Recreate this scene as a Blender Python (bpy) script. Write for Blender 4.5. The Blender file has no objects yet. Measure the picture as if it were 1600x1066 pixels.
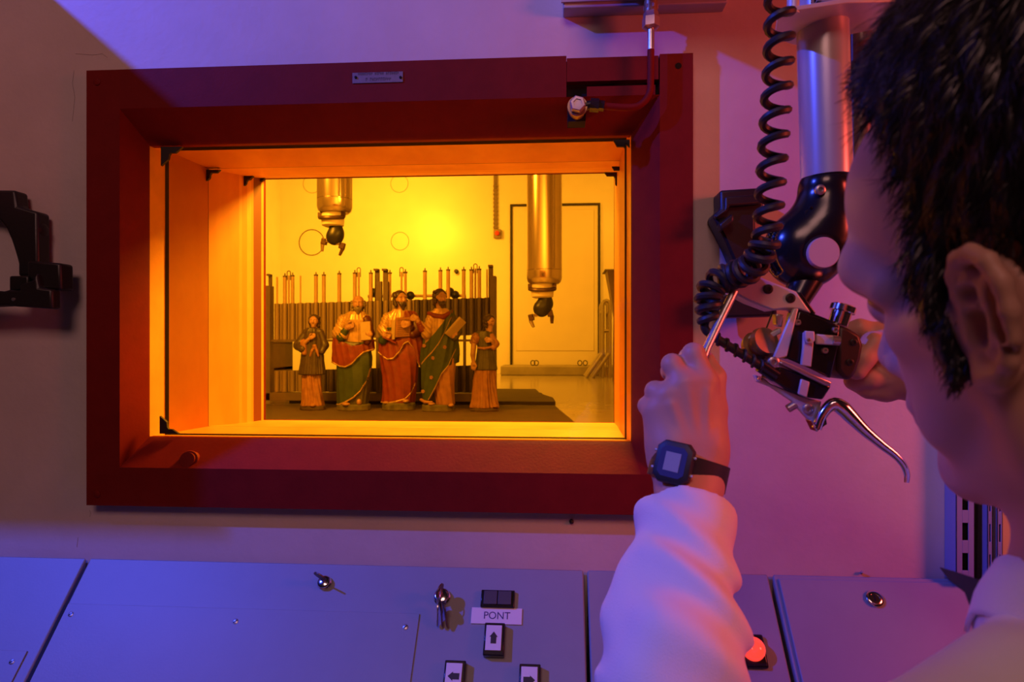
import bpy, math, random
import numpy as np
from mathutils import Vector, Matrix
random.seed(7); RNG = np.random.RandomState(7)
scene = bpy.context.scene
COL = scene.collection
PI = math.pi

# ------------------------------------------------------------------ camera
F = 1000.0                     # focal length in pixels of the 1600 x 1066 frame
HOR = 540.0                    # horizon row
YAW = math.radians(3.9)        # turned a little to the left
CAM = Vector((0.0, -1.05, 1.45))
FWD = Vector((-math.sin(YAW), math.cos(YAW), 0)); RGT = Vector((math.cos(YAW), math.sin(YAW), 0)); UP = Vector((0, 0, 1))
cd = bpy.data.cameras.new('camera'); cam = bpy.data.objects.new('camera', cd); COL.objects.link(cam)
cd.sensor_width = 36.0; cd.lens = 36.0 * F / 1600.0
cd.shift_y = (HOR - 533.0) / 1600.0
cd.clip_start = 0.02; cd.clip_end = 60
cam.location = CAM; cam.rotation_euler = (PI / 2, 0, YAW)
cd.dof.use_dof = True; cd.dof.focus_distance = 1.15; cd.dof.aperture_fstop = 10.0
scene.camera = cam

def ray(px, py): return FWD + RGT * ((px - 800.0) / F) + UP * ((HOR - py) / F)
def W(px, py, y):              # pixel on the vertical plane y = const
    d = ray(px, py); return CAM + d * ((y - CAM.y) / d.y)
def C3(px, py, Z): return CAM + ray(px, py) * Z          # pixel at a distance along the view axis
def CC(X, Z, z): return CAM + RGT * X + FWD * Z + UP * z  # camera-aligned metres
CELLZ = 1.08
def FL(px, py, zf=CELLZ):      # pixel on the floor of the cell
    d = ray(px, py); return CAM + d * ((zf - CAM.z) / d.z)

# ------------------------------------------------------------------ world, lights, exposure
w = bpy.data.worlds.new('world'); scene.world = w; w.use_nodes = True
w.node_tree.nodes['Background'].inputs[0].default_value = (0.5, 0.26, 0.30, 1)
w.node_tree.nodes['Background'].inputs[1].default_value = 0.015
vs = scene.view_settings
vs.view_transform = 'Standard'; vs.look = 'None'; vs.gamma = 1.0; vs.use_curve_mapping = False; vs.exposure = 0.0
scene.cycles.max_bounces = 8; scene.cycles.transparent_max_bounces = 12
scene.cycles.caustics_reflective = False; scene.cycles.caustics_refractive = False
scene.cycles.sample_clamp_indirect = 4.0

def aim(o, tgt): o.rotation_euler = (Vector(tgt) - o.location).to_track_quat('-Z', 'Y').to_euler()
def lamp(name, kind, loc, col, watts, tgt=None, **kw):
    l = bpy.data.lights.new(name, kind); l.color = col; l.energy = watts
    for k, v in kw.items(): setattr(l, k, v)
    o = bpy.data.objects.new(name, l); COL.objects.link(o); o.location = loc
    if tgt: aim(o, tgt)
    return o
# blue gelled spot high on the left
lamp('blue_spot_light', 'SPOT', (-2.1, -1.2, 3.1), (0.05, 0.085, 1.0), 270, (-0.137, 0.226, 1.336), spot_size=math.radians(40.4), spot_blend=0.25, shadow_soft_size=0.03)
# red gelled soft light on the right
lamp('red_soft_light', 'AREA', (1.5, -0.78, 1.80), (1.0, 0.085, 0.06), 12.5, (0.2, 0.0, 1.45), shape='DISK', size=0.4)
# weak warm fill, unseen, added far behind the camera
lamp('warm_fill_light', 'AREA', (-0.3, -2.8, 3.4), (1.0, 0.47, 0.42), 22, (0.0, -0.2, 1.4), shape='RECTANGLE', size=1.2, size_y=0.8)
# sodium lamps of the hot cell (over the view of the window), then an added fill
lamp('cell_rear_lamp', 'AREA', (-1.9, 5.6, 3.3), (1.0, 0.74, 0.25), 82, (-2.3, 7.3, 1.75), shape='DISK', size=0.5)
lamp('cell_front_lamp', 'AREA', (-1.5, 0.9, 2.75), (1.0, 0.66, 0.22), 55, (-0.9, 2.6, 1.3), shape='DISK', size=0.4)
lamp('cell_window_lamp', 'AREA', (0.08, 0.85, 2.30), (1.0, 0.70, 0.25), 60, (-0.55, 0.1, 1.45), shape='DISK', size=0.3)
lamp('door_fill_light', 'AREA', (0.75, 4.6, 3.6), (1.0, 0.70, 0.24), 32, (0.4, 7.2, 1.6), shape='DISK', size=0.4)  # unseen fill added to brighten the door side of the cell
# ------------------------------------------------------------------ materials
MATS = {}
def mat(name, col, rough=0.5, metal=0.0, noise=0.0, nscale=20.0, bump=0.0, bscale=60.0, spec=0.5, emit=None, estr=0.0, col2=None, stretch=(1, 1, 1), coat=0.0):
    if name in MATS: return MATS[name]
    m = bpy.data.materials.new(name); m.use_nodes = True
    nt = m.node_tree; b = nt.nodes['Principled BSDF']; L = nt.links
    b.inputs['Base Color'].default_value = (*col, 1)
    b.inputs['Roughness'].default_value = rough; b.inputs['Metallic'].default_value = metal
    b.inputs['Specular IOR Level'].default_value = spec
    b.inputs['Coat Weight'].default_value = coat
    if emit: b.inputs['Emission Color'].default_value = (*emit, 1); b.inputs['Emission Strength'].default_value = estr
    if noise or bump:
        tc = nt.nodes.new('ShaderNodeTexCoord'); mp = nt.nodes.new('ShaderNodeMapping'); mp.inputs['Scale'].default_value = stretch
        L.new(tc.outputs['Object'], mp.inputs['Vector'])
    if noise:
        n = nt.nodes.new('ShaderNodeTexNoise'); n.inputs['Scale'].default_value = nscale; n.inputs['Detail'].default_value = 6; n.inputs['Roughness'].default_value = 0.6
        L.new(mp.outputs['Vector'], n.inputs['Vector'])
        cr = nt.nodes.new('ShaderNodeValToRGB'); c2 = col2 or tuple(c * (1 - noise) for c in col)
        cr.color_ramp.elements[0].position = 0.35; cr.color_ramp.elements[0].color = (*c2, 1)
        cr.color_ramp.elements[1].position = 0.65; cr.color_ramp.elements[1].color = (*col, 1)
        L.new(n.outputs['Fac'], cr.inputs['Fac']); L.new(cr.outputs['Color'], b.inputs['Base Color'])
    if bump:
        n2 = nt.nodes.new('ShaderNodeTexNoise'); n2.inputs['Scale'].default_value = bscale; n2.inputs['Detail'].default_value = 4
        L.new(mp.outputs['Vector'], n2.inputs['Vector'])
        bp = nt.nodes.new('ShaderNodeBump'); bp.inputs['Strength'].default_value = bump; bp.inputs['Distance'].default_value = 0.002
        L.new(n2.outputs['Fac'], bp.inputs['Height']); L.new(bp.outputs['Normal'], b.inputs['Normal'])
    MATS[name] = m; return m

def glass_mat(name, tint, refl=0.06):
    m = bpy.data.materials.new(name); m.use_nodes = True; nt = m.node_tree; nt.nodes.clear()
    o = nt.nodes.new('ShaderNodeOutputMaterial'); mx = nt.nodes.new('ShaderNodeMixShader')
    t = nt.nodes.new('ShaderNodeBsdfTransparent'); t.inputs[0].default_value = (*tint, 1)
    g = nt.nodes.new('ShaderNodeBsdfGlossy'); g.inputs['Roughness'].default_value = 0.03
    lw = nt.nodes.new('ShaderNodeFresnel'); lw.inputs['IOR'].default_value = 1.35
    nt.links.new(lw.outputs[0], mx.inputs[0]); nt.links.new(t.outputs[0], mx.inputs[1]); nt.links.new(g.outputs[0], mx.inputs[2])
    nt.links.new(mx.outputs[0], o.inputs[0]); return m

# ------------------------------------------------------------------ mesh builder
class M:
    def __init__(s): s.v = []; s.f = []; s.sm = []; s.mi = []
    def add(s, v, f, smooth=False, mi=0):
        n = len(s.v); s.v += [tuple(p) for p in v]
        for q in f: s.f.append([i + n for i in q])
        s.sm += ([smooth] * len(f) if not isinstance(smooth, (list, tuple)) else list(smooth)); s.mi += [mi] * len(f)
        return s
    def box(s, x0, x1, y0, y1, z0, z1, mi=0):
        v = [(x, y, z) for x in (x0, x1) for y in (y0, y1) for z in (z0, z1)]
        return s.add(v, [(0, 1, 3, 2), (4, 6, 7, 5), (0, 4, 5, 1), (2, 3, 7, 6), (0, 2, 6, 4), (1, 5, 7, 3)], mi=mi)
    def obox(s, c, ax, ay, az, hx, hy, hz, mi=0):      # oriented box
        c = Vector(c); v = [c + ax * (i * hx) + ay * (j * hy) + az * (k * hz) for i in (-1, 1) for j in (-1, 1) for k in (-1, 1)]
        return s.add(v, [(0, 1, 3, 2), (4, 6, 7, 5), (0, 4, 5, 1), (2, 3, 7, 6), (0, 2, 6, 4), (1, 5, 7, 3)], mi=mi)
    def loft(s, rings, smooth=True, closed=True, caps=(True, True), mi=0):
        n = len(rings[0]); v = [p for r in rings for p in r]; f = []; sm = []
        for i in range(len(rings) - 1):
            for j in range(n if closed else n - 1):
                k = (j + 1) % n; f.append((i * n + j, i * n + k, (i + 1) * n + k, (i + 1) * n + j)); sm.append(smooth)
        if caps[0]: f.append(tuple(range(n))[::-1]); sm.append(False)
        if caps[1]: f.append(tuple((len(rings) - 1) * n + j for j in range(n))); sm.append(False)
        return s.add(v, f, sm, mi)
    def prism(s, poly, off, mi=0):                     # closed polygon of 3-D points pushed along off
        off = Vector(off); return s.loft([[Vector(p) for p in poly], [Vector(p) + off for p in poly]], smooth=False, mi=mi)
    def sweep(s, path, r, seg=10, closed=False, caps=True, mi=0):
        P = [Vector(p) for p in path]; n = len(P); rr = r if hasattr(r, '__len__') else [r] * n
        T = []
        for i in range(n):
            a = P[i - 1] if (i > 0 or closed) else P[i]; b = P[(i + 1) % n] if (i < n - 1 or closed) else P[i]
            T.append((b - a).normalized())
        u = T[0].orthogonal().normalized(); rings = []
        for i in range(n):
            u = (u - T[i] * u.dot(T[i])).normalized(); w2 = T[i].cross(u)
            rings.append([P[i] + (u * math.cos(2 * PI * j / seg) + w2 * math.sin(2 * PI * j / seg)) * rr[i] for j in range(seg)])
        if closed: rings.append(rings[0])
        return s.loft(rings, caps=(caps and not closed, caps and not closed), mi=mi)
    def cyl(s, a, b, r0, r1=None, seg=20, mi=0, caps=True):
        return s.sweep([a, b], [r0, r0 if r1 is None else r1], seg, caps=caps, mi=mi)
    def lathe(s, o, axis, prof, seg=28, mi=0, smooth=True):     # prof: (along, radius)
        o = Vector(o); ax = Vector(axis).normalized(); u = ax.orthogonal().normalized(); w2 = ax.cross(u)
        R = [[o + ax * t + (u * math.cos(2 * PI * j / seg) + w2 * math.sin(2 * PI * j / seg)) * max(r, 1e-5) for j in range(seg)] for t, r in prof]
        return s.loft(R, smooth=smooth, mi=mi)
    def ball(s, c, r, seg=16, mi=0):
        return s.lathe(Vector(c), (0, 0, 1), [(-r * math.cos(PI * i / 10), r * math.sin(PI * i / 10)) for i in range(11)], seg, mi)

def tag(o, label, cat, group=None, kind=None):
    if label: o['label'] = label
    if cat: o['category'] = cat
    if group: o['group'] = group
    if kind: o['kind'] = kind
    return o
def empty(name, loc, label=None, cat=None, group=None, kind=None):
    o = bpy.data.objects.new(name, None); COL.objects.link(o); o.location = loc; o.empty_display_size = 0.05
    return tag(o, label, cat, group, kind)
def worldloc(o):
    p = Vector(o.location)
    while o.parent: o = o.parent; p = p + Vector(o.location)
    return p
def link(name, me, mats, parent=None, origin=None, bevel=0.0):
    """mesh in world coordinates -> object with its own origin, optionally a part of parent (parents carry no rotation)"""
    n = len(me.vertices); co = np.empty(n * 3, np.float32); me.vertices.foreach_get('co', co); co = co.reshape(-1, 3)
    if origin is None:
        lo = co.min(0); hi = co.max(0); origin = Vector(((lo[0] + hi[0]) / 2, (lo[1] + hi[1]) / 2, lo[2]))
    co -= np.array(origin, np.float32); me.vertices.foreach_set('co', co.ravel()); me.update()
    for m in (mats if isinstance(mats, (list, tuple)) else [mats]): me.materials.append(m)
    o = bpy.data.objects.new(name, me); COL.objects.link(o)
    if parent is not None: o.parent = parent; o.location = Vector(origin) - worldloc(parent)
    else: o.location = origin
    if bevel:
        b = o.modifiers.new('edge', 'BEVEL'); b.width = bevel; b.segments = 2; b.limit_method = 'ANGLE'; b.angle_limit = math.radians(40)
    return o
def build(mb, name, mats, parent=None, origin=None, bevel=0.0):
    me = bpy.data.meshes.new(name); me.from_pydata([tuple(p) for p in mb.v], [], mb.f)
    me.polygons.foreach_set('use_smooth', mb.sm); me.polygons.foreach_set('material_index', mb.mi); me.update(); me.set_sharp_from_angle(angle=math.radians(38))
    return link(name, me, mats, parent, origin, bevel)
def copy_tree(o, parent=None):
    c = o.copy(); COL.objects.link(c); c.parent = parent
    for ch in list(o.children): copy_tree(ch, c)
    return c
def text_mesh(body, size, o, ex, ey, name, m, parent, depth=0.0003, spacing=1.0):
    cu = bpy.data.curves.new('t', 'FONT'); cu.body = body; cu.size = size; cu.align_x = 'CENTER'; cu.align_y = 'CENTER'; cu.extrude = depth; cu.space_character = spacing
    ob = bpy.data.objects.new('t', cu); COL.objects.link(ob)
    me = bpy.data.meshes.new_from_object(ob.evaluated_get(bpy.context.evaluated_depsgraph_get()))
    bpy.data.objects.remove(ob)
    ex = Vector(ex); ey = Vector(ey); ez = ex.cross(ey)
    me.transform(Matrix(((ex.x, ey.x, ez.x, o[0]), (ex.y, ey.y, ez.y, o[1]), (ex.z, ey.z, ez.z, o[2]), (0, 0, 0, 1))))
    me.materials.clear()
    return link(name, me, m, parent)

# ------------------------------------------------------------------ signed-distance modelling (smooth blends) -> mesh by surface nets
class SD:
    def __init__(s): s.p = []
    def _add(s, op, k, fn, lo, hi): s.p.append((op, k, fn, np.array(lo, float), np.array(hi, float))); return s
    def ell(s, c, r, k=0.01, op='+', R=None):
        c = np.array(c, float); r = np.array(r if hasattr(r, '__len__') else (r, r, r), float); R = None if R is None else np.array(R)
        def fn(x, y, z):
            dx, dy, dz = x - c[0], y - c[1], z - c[2]
            if R is not None: dx, dy, dz = (R[0, i] * dx + R[1, i] * dy + R[2, i] * dz for i in range(3))
            a = np.sqrt((dx / r[0]) ** 2 + (dy / r[1]) ** 2 + (dz / r[2]) ** 2)
            b = np.sqrt((dx / r[0] ** 2) ** 2 + (dy / r[1] ** 2) ** 2 + (dz / r[2] ** 2) ** 2) + 1e-9
            return a * (a - 1) / b
        e = r.max() if R is not None else r
        return s._add(op, k, fn, c - e, c + e)
    def con(s, a, b, ra, rb=None, k=0.01, op='+', flat=None):     # tapered capsule; flat=(axis vector, factor) squashes
        a = np.array(a, float); b = np.array(b, float); rb = ra if rb is None else rb; d = b - a; L = float(d @ d) + 1e-12
        def fn(x, y, z):
            px, py, pz = x - a[0], y - a[1], z - a[2]
            t = np.clip((px * d[0] + py * d[1] + pz * d[2]) / L, 0, 1)
            qx, qy, qz = px - t * d[0], py - t * d[1], pz - t * d[2]
            if flat is not None:
                ax, fc = flat; q = (qx * ax[0] + qy * ax[1] + qz * ax[2]) * (1 / fc - 1)
                qx, qy, qz = qx + q * ax[0], qy + q * ax[1], qz + q * ax[2]
                return (np.sqrt(qx * qx + qy * qy + qz * qz) - (ra + (rb - ra) * t)) * min(1, fc + .15)
            return np.sqrt(qx * qx + qy * qy + qz * qz) - (ra + (rb - ra) * t)
        r = max(ra, rb); return s._add(op, k, fn, np.minimum(a, b) - r, np.maximum(a, b) + r)
    def chain(s, pts, rs, k=0.01, op='+'):
        for i in range(len(pts) - 1):
            s.con(pts[i], pts[i + 1], rs[i] if hasattr(rs, '__len__') else rs, rs[i + 1] if hasattr(rs, '__len__') else rs, k, op)
        return s
    def fun(s, fn, lo, hi, k=0.0, op='+'): return s._add(op, k, fn, lo, hi)
    def cut(s, fn): return s._add('&', 0, fn, [-1e9] * 3, [1e9] * 3)
    def ev(s, x, y, z, lo, hi):
        d = np.full(np.broadcast(x, y, z).shape, 1e3, np.float32)
        for op, k, fn, l, h in s.p:
            if np.any(l - 1.5 * k - 1e-4 > hi) or np.any(h + 1.5 * k + 1e-4 < lo): continue
            f = fn(x, y, z)
            if op == '+':
                if k > 0:
                    hh = np.maximum(k - np.abs(d - f), 0) / k; d = np.minimum(d, f) - hh * hh * k * .25
                else: d = np.minimum(d, f)
            elif op == '-':
                f = -f
                if k > 0:
                    hh = np.maximum(k - np.abs(d - f), 0) / k; d = np.maximum(d, f) + hh * hh * k * .25
                else: d = np.maximum(d, f)
            else: d = np.maximum(d, f)
        return d
    def mesh(s, h, disp=None, B=28, name='m'):
        pos = [p for p in s.p if p[0] == '+']
        lo = np.min([p[3] for p in pos], 0) - 3 * h; hi = np.max([p[4] for p in pos], 0) + 3 * h
        N = np.ceil((hi - lo) / h).astype(int) + 3; nb = (N + B - 1) // B
        act = np.zeros(nb, bool)
        for op, k, fn, l, hgh in pos:
            a = np.maximum(np.floor((l - k - 2 * h - lo) / h / B).astype(int), 0); b = np.minimum(np.floor((hgh + k + 2 * h - lo) / h / B).astype(int), nb - 1)
            act[a[0]:b[0] + 1, a[1]:b[1] + 1, a[2]:b[2] + 1] = True
        KV = []; PV = []; QF = []
        stride = np.array([(N[1] + 2 * B) * (N[2] + 2 * B), (N[2] + 2 * B), 1], np.int64)
        offs = [(i, j, k) for i in (0, 1) for j in (0, 1) for k in (0, 1)]
        for bi in np.argwhere(act):
            i0 = bi * B; g = [lo[a] + h * (np.arange(B + 2) + i0[a] - 1) for a in range(3)]
            x = g[0][:, None, None].astype(np.float32); y = g[1][None, :, None].astype(np.float32); z = g[2][None, None, :].astype(np.float32)
            bl = np.array([q[0] for q in g]); bh = np.array([q[-1] for q in g])
            V = s.ev(x, y, z, bl, bh)
            if V.min() > 4 * h or V.max() < -4 * h: continue
            if disp is not None: V = V + disp(x, y, z)
            S = V < 0
            if S.all() or not S.any(): continue
            c = [S[a:B + 1 + a, b:B + 1 + b, d:B + 1 + d] for a, b, d in offs]
            cnt = sum(q.astype(np.int8) for q in c); ms = (cnt > 0) & (cnt < 8); id3 = np.argwhere(ms)
            if len(id3) == 0: continue
            cv = [V[a:B + 1 + a, b:B + 1 + b, d:B + 1 + d][ms] for a, b, d in offs]
            acc = np.zeros((len(id3), 3)); num = np.zeros(len(id3))
            for e0 in range(8):
                for ax in range(3):
                    o0 = offs[e0]
                    if o0[ax]: continue
                    o1 = list(o0); o1[ax] = 1; e1 = offs.index(tuple(o1))
                    va, vb = cv[e0], cv[e1]; m = (va < 0) != (vb < 0)
                    t = np.where(m, va / np.where(m, va - vb, 1), 0)
                    pt = np.array(o0, float)[None, :] + np.eye(3)[ax][None, :] * t[:, None]
                    acc += pt * m[:, None]; num += m
            P = (acc / num[:, None] + id3 + i0 - 1) * h + lo
            KV.append((id3 + i0 - 1 + 1) @ stride); PV.append(P)
            for ax in range(3):
                sl0 = [slice(1, B + 1)] * 3; sl1 = list(sl0); sl1[ax] = slice(2, B + 2)
                A = S[tuple(sl0)]; Bq = S[tuple(sl1)]; e = np.argwhere(A != Bq)
                if len(e) == 0: continue
                ins = A[e[:, 0], e[:, 1], e[:, 2]]
                gidx = e + i0 + 1            # shifted by +1 so that keys stay positive
                u, v = [(1, 2), (2, 0), (0, 1)][ax]; du = np.eye(3, dtype=int)[u]; dv = np.eye(3, dtype=int)[v]
                q = np.stack([(gidx - du - dv) @ stride, (gidx - dv) @ stride, gidx @ stride, (gidx - du) @ stride], 1)
                q[~ins] = q[~ins][:, ::-1]; QF.append(q)
        keys = np.concatenate(KV); pts = np.concatenate(PV); uq, ix = np.unique(keys, return_index=True); pts = pts[ix]
        qf = np.concatenate(QF); fi = np.searchsorted(uq, qf); fi = np.clip(fi, 0, len(uq) - 1)
        ok = (uq[fi] == qf).all(1); fi = fi[ok]
        return pts, fi
def np_mesh(pts, quads, name, smooth=True):
    me = bpy.data.meshes.new(name); n = len(pts); m = len(quads); k = quads.shape[1]
    me.vertices.add(n); me.vertices.foreach_set('co', np.asarray(pts, np.float32).ravel())
    me.loops.add(m * k); me.loops.foreach_set('vertex_index', quads.astype(np.int32).ravel())
    me.polygons.add(m); me.polygons.foreach_set('loop_start', np.arange(0, m * k, k, dtype=np.int32))
    me.polygons.foreach_set('use_smooth', np.full(m, smooth)); me.update(calc_edges=True); me.validate(); return me
def biggest(pts, quads):
    n = len(pts); lab = np.arange(n); e = np.concatenate([quads[:, [0, 1]], quads[:, [1, 2]], quads[:, [2, 3]], quads[:, [3, 0]]])
    for _ in range(400):
        m = np.minimum(lab[e[:, 0]], lab[e[:, 1]]); new = lab.copy(); np.minimum.at(new, e[:, 0], m); np.minimum.at(new, e[:, 1], m); new = new[new]; new = new[new]
        if (new == lab).all(): break
        lab = new
    big = np.bincount(lab, minlength=n).argmax(); keep = lab == big; idx = np.cumsum(keep) - 1
    return pts[keep], idx[quads[keep[quads[:, 0]]]]
def smooth_pts(pts, quads, it=2, lam=0.5):
    n = len(pts); e = np.concatenate([quads[:, [0, 1]], quads[:, [1, 2]], quads[:, [2, 3]], quads[:, [3, 0]]])
    e = np.concatenate([e, e[:, ::-1]]); cnt = np.bincount(e[:, 0], minlength=n)[:, None].clip(1)
    for _ in range(it):
        a = np.stack([np.bincount(e[:, 0], weights=pts[e[:, 1], i], minlength=n) for i in range(3)], 1) / cnt
        pts = pts + (a - pts) * lam
    return pts
def poly_sd(poly):
    poly = np.array(poly, float)
    def fn(u, v):
        u, v = np.broadcast_arrays(u, v); d = np.full(u.shape, 1e9); sgn = np.ones(u.shape); n = len(poly)
        for i in range(n):
            a = poly[i]; b = poly[i - 1]; e = b - a; wx = u - a[0]; wy = v - a[1]
            t = np.clip((wx * e[0] + wy * e[1]) / (e @ e), 0, 1); d = np.minimum(d, (wx - e[0] * t) ** 2 + (wy - e[1] * t) ** 2)
            c1 = v >= a[1]; c2 = v < b[1]; c3 = e[0] * wy > e[1] * wx
            sgn = np.where((c1 & c2 & c3) | (~c1 & ~c2 & ~c3), -sgn, sgn)
        return sgn * np.sqrt(d)
    return fn
def build_np(pts, q, name, m, parent=None, it=1):
    return link(name, np_mesh(smooth_pts(pts, q, it), q, name), m, parent)
# ------------------------------------------------------------------ shared materials
m_wall = mat('painted_plaster_wall', (0.62, 0.55, 0.52), 0.55, noise=0.10, nscale=7, bump=0.25, bscale=90)
m_frame = mat('dark_red_paint', (0.18, 0.012, 0.009), 0.6, noise=0.12, nscale=30, bump=0.12, bscale=220, spec=.12)
m_black = mat('black_cast_metal', (0.014, 0.012, 0.012), 0.42, bump=0.15, bscale=160)
m_gloss = mat('black_gloss_plastic', (0.010, 0.010, 0.012), 0.22)
m_rubber = mat('black_rubber', (0.016, 0.015, 0.017), 0.5)
m_steel = mat('brushed_steel', (0.62, 0.61, 0.60), 0.32, 0.9, noise=0.12, nscale=60)
m_alu = mat('matt_aluminium', (0.62, 0.61, 0.61), 0.42, 0.2, noise=0.08, nscale=50)
m_chrome = mat('chrome', (0.75, 0.75, 0.76), 0.14, 1.0)
m_brass = mat('brass', (0.40, 0.26, 0.13), 0.42, 0.6, noise=0.2, nscale=80)
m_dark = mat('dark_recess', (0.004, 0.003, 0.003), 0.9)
m_screw = mat('screw_steel', (0.45, 0.43, 0.42), 0.35, 0.8)

# ------------------------------------------------------------------ window rings (pixel rectangles at their own depths)
def ring(l, t, r, b, y):        # top-left, top-right, bottom-right, bottom-left (right side keeps the drawn height)
    a = W(l, t, y); c = W(r, b, y)
    return [Vector((a.x, y, a.z)), Vector((c.x, y, a.z)), Vector((c.x, y, c.z)), Vector((a.x, y, c.z))]
YF = -0.024                      # front of the frame plate
OUT = ring(135, 110, 1083, 808, YF)
_z = W(600, 96, YF).z; _zb = W(600, 798, YF).z
OUT = [Vector((W(135, 0, YF).x, YF, _z)), Vector((W(1083, 0, YF).x, YF, _z)), Vector((W(1083, 0, YF).x, YF, _zb)), Vector((W(135, 0, YF).x, YF, _zb))]
CRE = ring(187, 170, 1031, 742, YF)
R0 = ring(234, 223, 986, 690, 0.030)
R0[0].z = R0[1].z = W(600, 220, 0.03).z; R0[2].z = R0[3].z = W(600, 686, 0.03).z
R1 = ring(258, 231, 979, 687, 0.070); R2 = ring(264, 236, 976, 684, 0.073)
R3 = ring(326, 264, 968, 672, 0.130); R4 = ring(386, 276, 964, 665, 0.235); R5 = ring(412, 279, 960, 661, 0.300)
for R in (R1, R2, R3, R4, R5): pass

# control-room wall with the window hole
hx0 = CRE[0].x; hx1 = CRE[1].x; hz0 = CRE[3].z; hz1 = CRE[0].z
mb = M(); TH = 0.302
mb.box(-3.9, hx0, 0, TH, 0, 3.9); mb.box(hx1, 3.0, 0, TH, 0, 3.9); mb.box(hx0, hx1, 0, TH, 0, hz0); mb.box(hx0, hx1, 0, TH, hz1, 3.9)
tag(build(mb, 'wall_front', m_wall), 'pale painted control room wall around the red window frame', None, kind='structure')
m_floor = mat('grey_floor', (0.22, 0.20, 0.20), 0.6, noise=0.2, nscale=12)
mb = M(); mb.box(-3.9, 3.0, -4.0, 0, -0.05, 0); tag(build(mb, 'floor', m_floor), 'grey control room floor', None, kind='structure')
# small cracks and chips in the plaster beside the frame are shallow dark marks of their own
m_chip = mat('plaster_crack', (0.30, 0.24, 0.23), 0.9)
mb = M()
for pts in ([(118, 84), (132, 85), (145, 86), (160, 84), (168, 90)], [(116, 110), (113, 130), (117, 152), (113, 190)], [(140, 797), (142, 803), (140, 808)], [(122, 840), (120, 855)]):
    mb.sweep([W(a, b, -0.0001) for a, b in pts], 0.0003, 5)
build(mb, 'plaster_crack', m_chip, bpy.data.objects['wall_front'])
mb = M(); mb.lathe(W(893, 815, 0), (0, -1, 0), [(0, .004), (.004, .0035), (.006, .001)], 10); build(mb, 'wall_bolt', m_black, bpy.data.objects['wall_front'])

# ------------------------------------------------------------------ window
win = empty('window_1', (R0[0].x, 0, hz0), 'deep shielded viewing window with dark red frame and orange lined reveal', None, kind='structure')
yb = 0.0
def strip_plate(name, x0, x1, z0, z1): 
    mb = M(); mb.box(x0, x1, YF, yb, z0, z1); return build(mb, name, m_frame, win)
xs = lambda px: W(px, 0, YF).x
zs = lambda px, py: W(px, py, YF).z
zT = OUT[0].z; zB = OUT[2].z
# right plate stands a little higher than the others
mb = M(); mb.box(xs(1031), OUT[1].x, YF, yb, zB, zs(1058, 83.5)); rp = build(mb, 'frame_plate', m_frame, win)
strip_plate('frame_plate', OUT[0].x, CRE[0].x, zB, zT)                      # left
strip_plate('frame_plate', CRE[0].x, xs(1031) - .0006, zB, CRE[2].z)        # bottom
strip_plate('frame_plate', CRE[0].x, xs(885), CRE[0].z, zT)                 # top
strip_plate('frame_plate', xs(885.6), xs(1029), zs(950, 126), zT - .004)     # over the slot
strip_plate('frame_plate', xs(917), xs(1024), CRE[0].z, zs(970, 134))        # under the slot
mb = M(); mb.box(xs(884), xs(1031), YF + .014, yb, CRE[0].z + .001, zT - .003); build(mb, 'slot_shade_liner', m_dark, win)  # dark liner behind the slot, shade of the recess put into its colour
# sloping inner faces, four mitred boards
def bevel_board(i):
    j = (i + 1) % 4; o1, o2, a, b = CRE[i], CRE[j], R0[i], R0[j]
    mb = M(); n = Vector((0, 0.012, 0)); q = [o1, o2, b, a]
    mb.loft([[p + n for p in q], q], smooth=False); build(mb, 'frame_bevel', m_frame, win)
for i in range(4): bevel_board(i)
# square hole of the valve seat in the upper bevel, its shade put in as a black box
c = W(901, 160, YF); mb = M(); mb.box(xs(887), xs(915), YF - .001, YF + .03, zs(900, 190), zs(900, 160)); build(mb, 'valve_pocket', m_dark, win)
m_rev = mat('orange_reveal_lining', (0.88, 0.44, 0.11), 0.42, noise=0.35, nscale=9, col2=(0.74, 0.32, 0.07), bump=0.2, bscale=40, stretch=(1, 1, .35))
m_revb = mat('pale_orange_edge', (0.95, 0.50, 0.16), 0.4, noise=0.15, nscale=14)
m_revd = mat('dark_brown_edge', (0.20, 0.05, 0.03), 0.5)
m_gask = mat('black_gasket', (0.02, 0.012, 0.008), 0.6)
def ring_band(A, B, name, m, thick=0.0):
    for i in range(4):
        j = (i + 1) % 4; mb = M(); q = [A[i], A[j], B[j], B[i]]
        n = (q[1] - q[0]).cross(q[3] - q[0]).normalized()
        ctr = sum(q, Vector()) / 4; inward = Vector((W(620, 0, ctr.y).x, ctr.y, W(0, 455, ctr.y).z)) - ctr
        if n.dot(inward) > 0: n = -n
        mb.loft([[p + n * 0.004 for p in q], q], smooth=False); build(mb, name, m, win)
def mixr(A, B, t): return [a.lerp(b, t) for a, b in zip(A, B)]
ring_band(R0, R1, 'bezel_strip', m_revb); ring_band(R1, R2, 'gasket_strip', m_gask)
g1 = mixr(R3, R2, 0.015); ring_band(R2, g1, 'reveal_panel', m_rev); ring_band(g1, R3, 'reveal_joint', m_revd)
a1 = mixr(R3, R4, .78); a2 = mixr(R3, R4, .86); ring_band(R3, a1, 'reveal_panel', m_rev); ring_band(a1, a2, 'reveal_edge', m_revb); ring_band(a2, R4, 'reveal_panel', m_rev)
b1 = mixr(R4, R5, .25); b2 = mixr(R4, R5, .38); b3 = mixr(R4, R5, .85)
ring_band(R4, b1, 'reveal_edge', m_revb); ring_band(b1, b2, 'reveal_panel', m_rev)
def side_band(A, B, ms):
    for i in range(4):
        j = (i + 1) % 4; mb = M(); q = [A[i], A[j], B[j], B[i]]
        mb.add(q, [(0, 1, 2, 3)]); build(mb, 'reveal_edge', ms[i], win)
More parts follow.
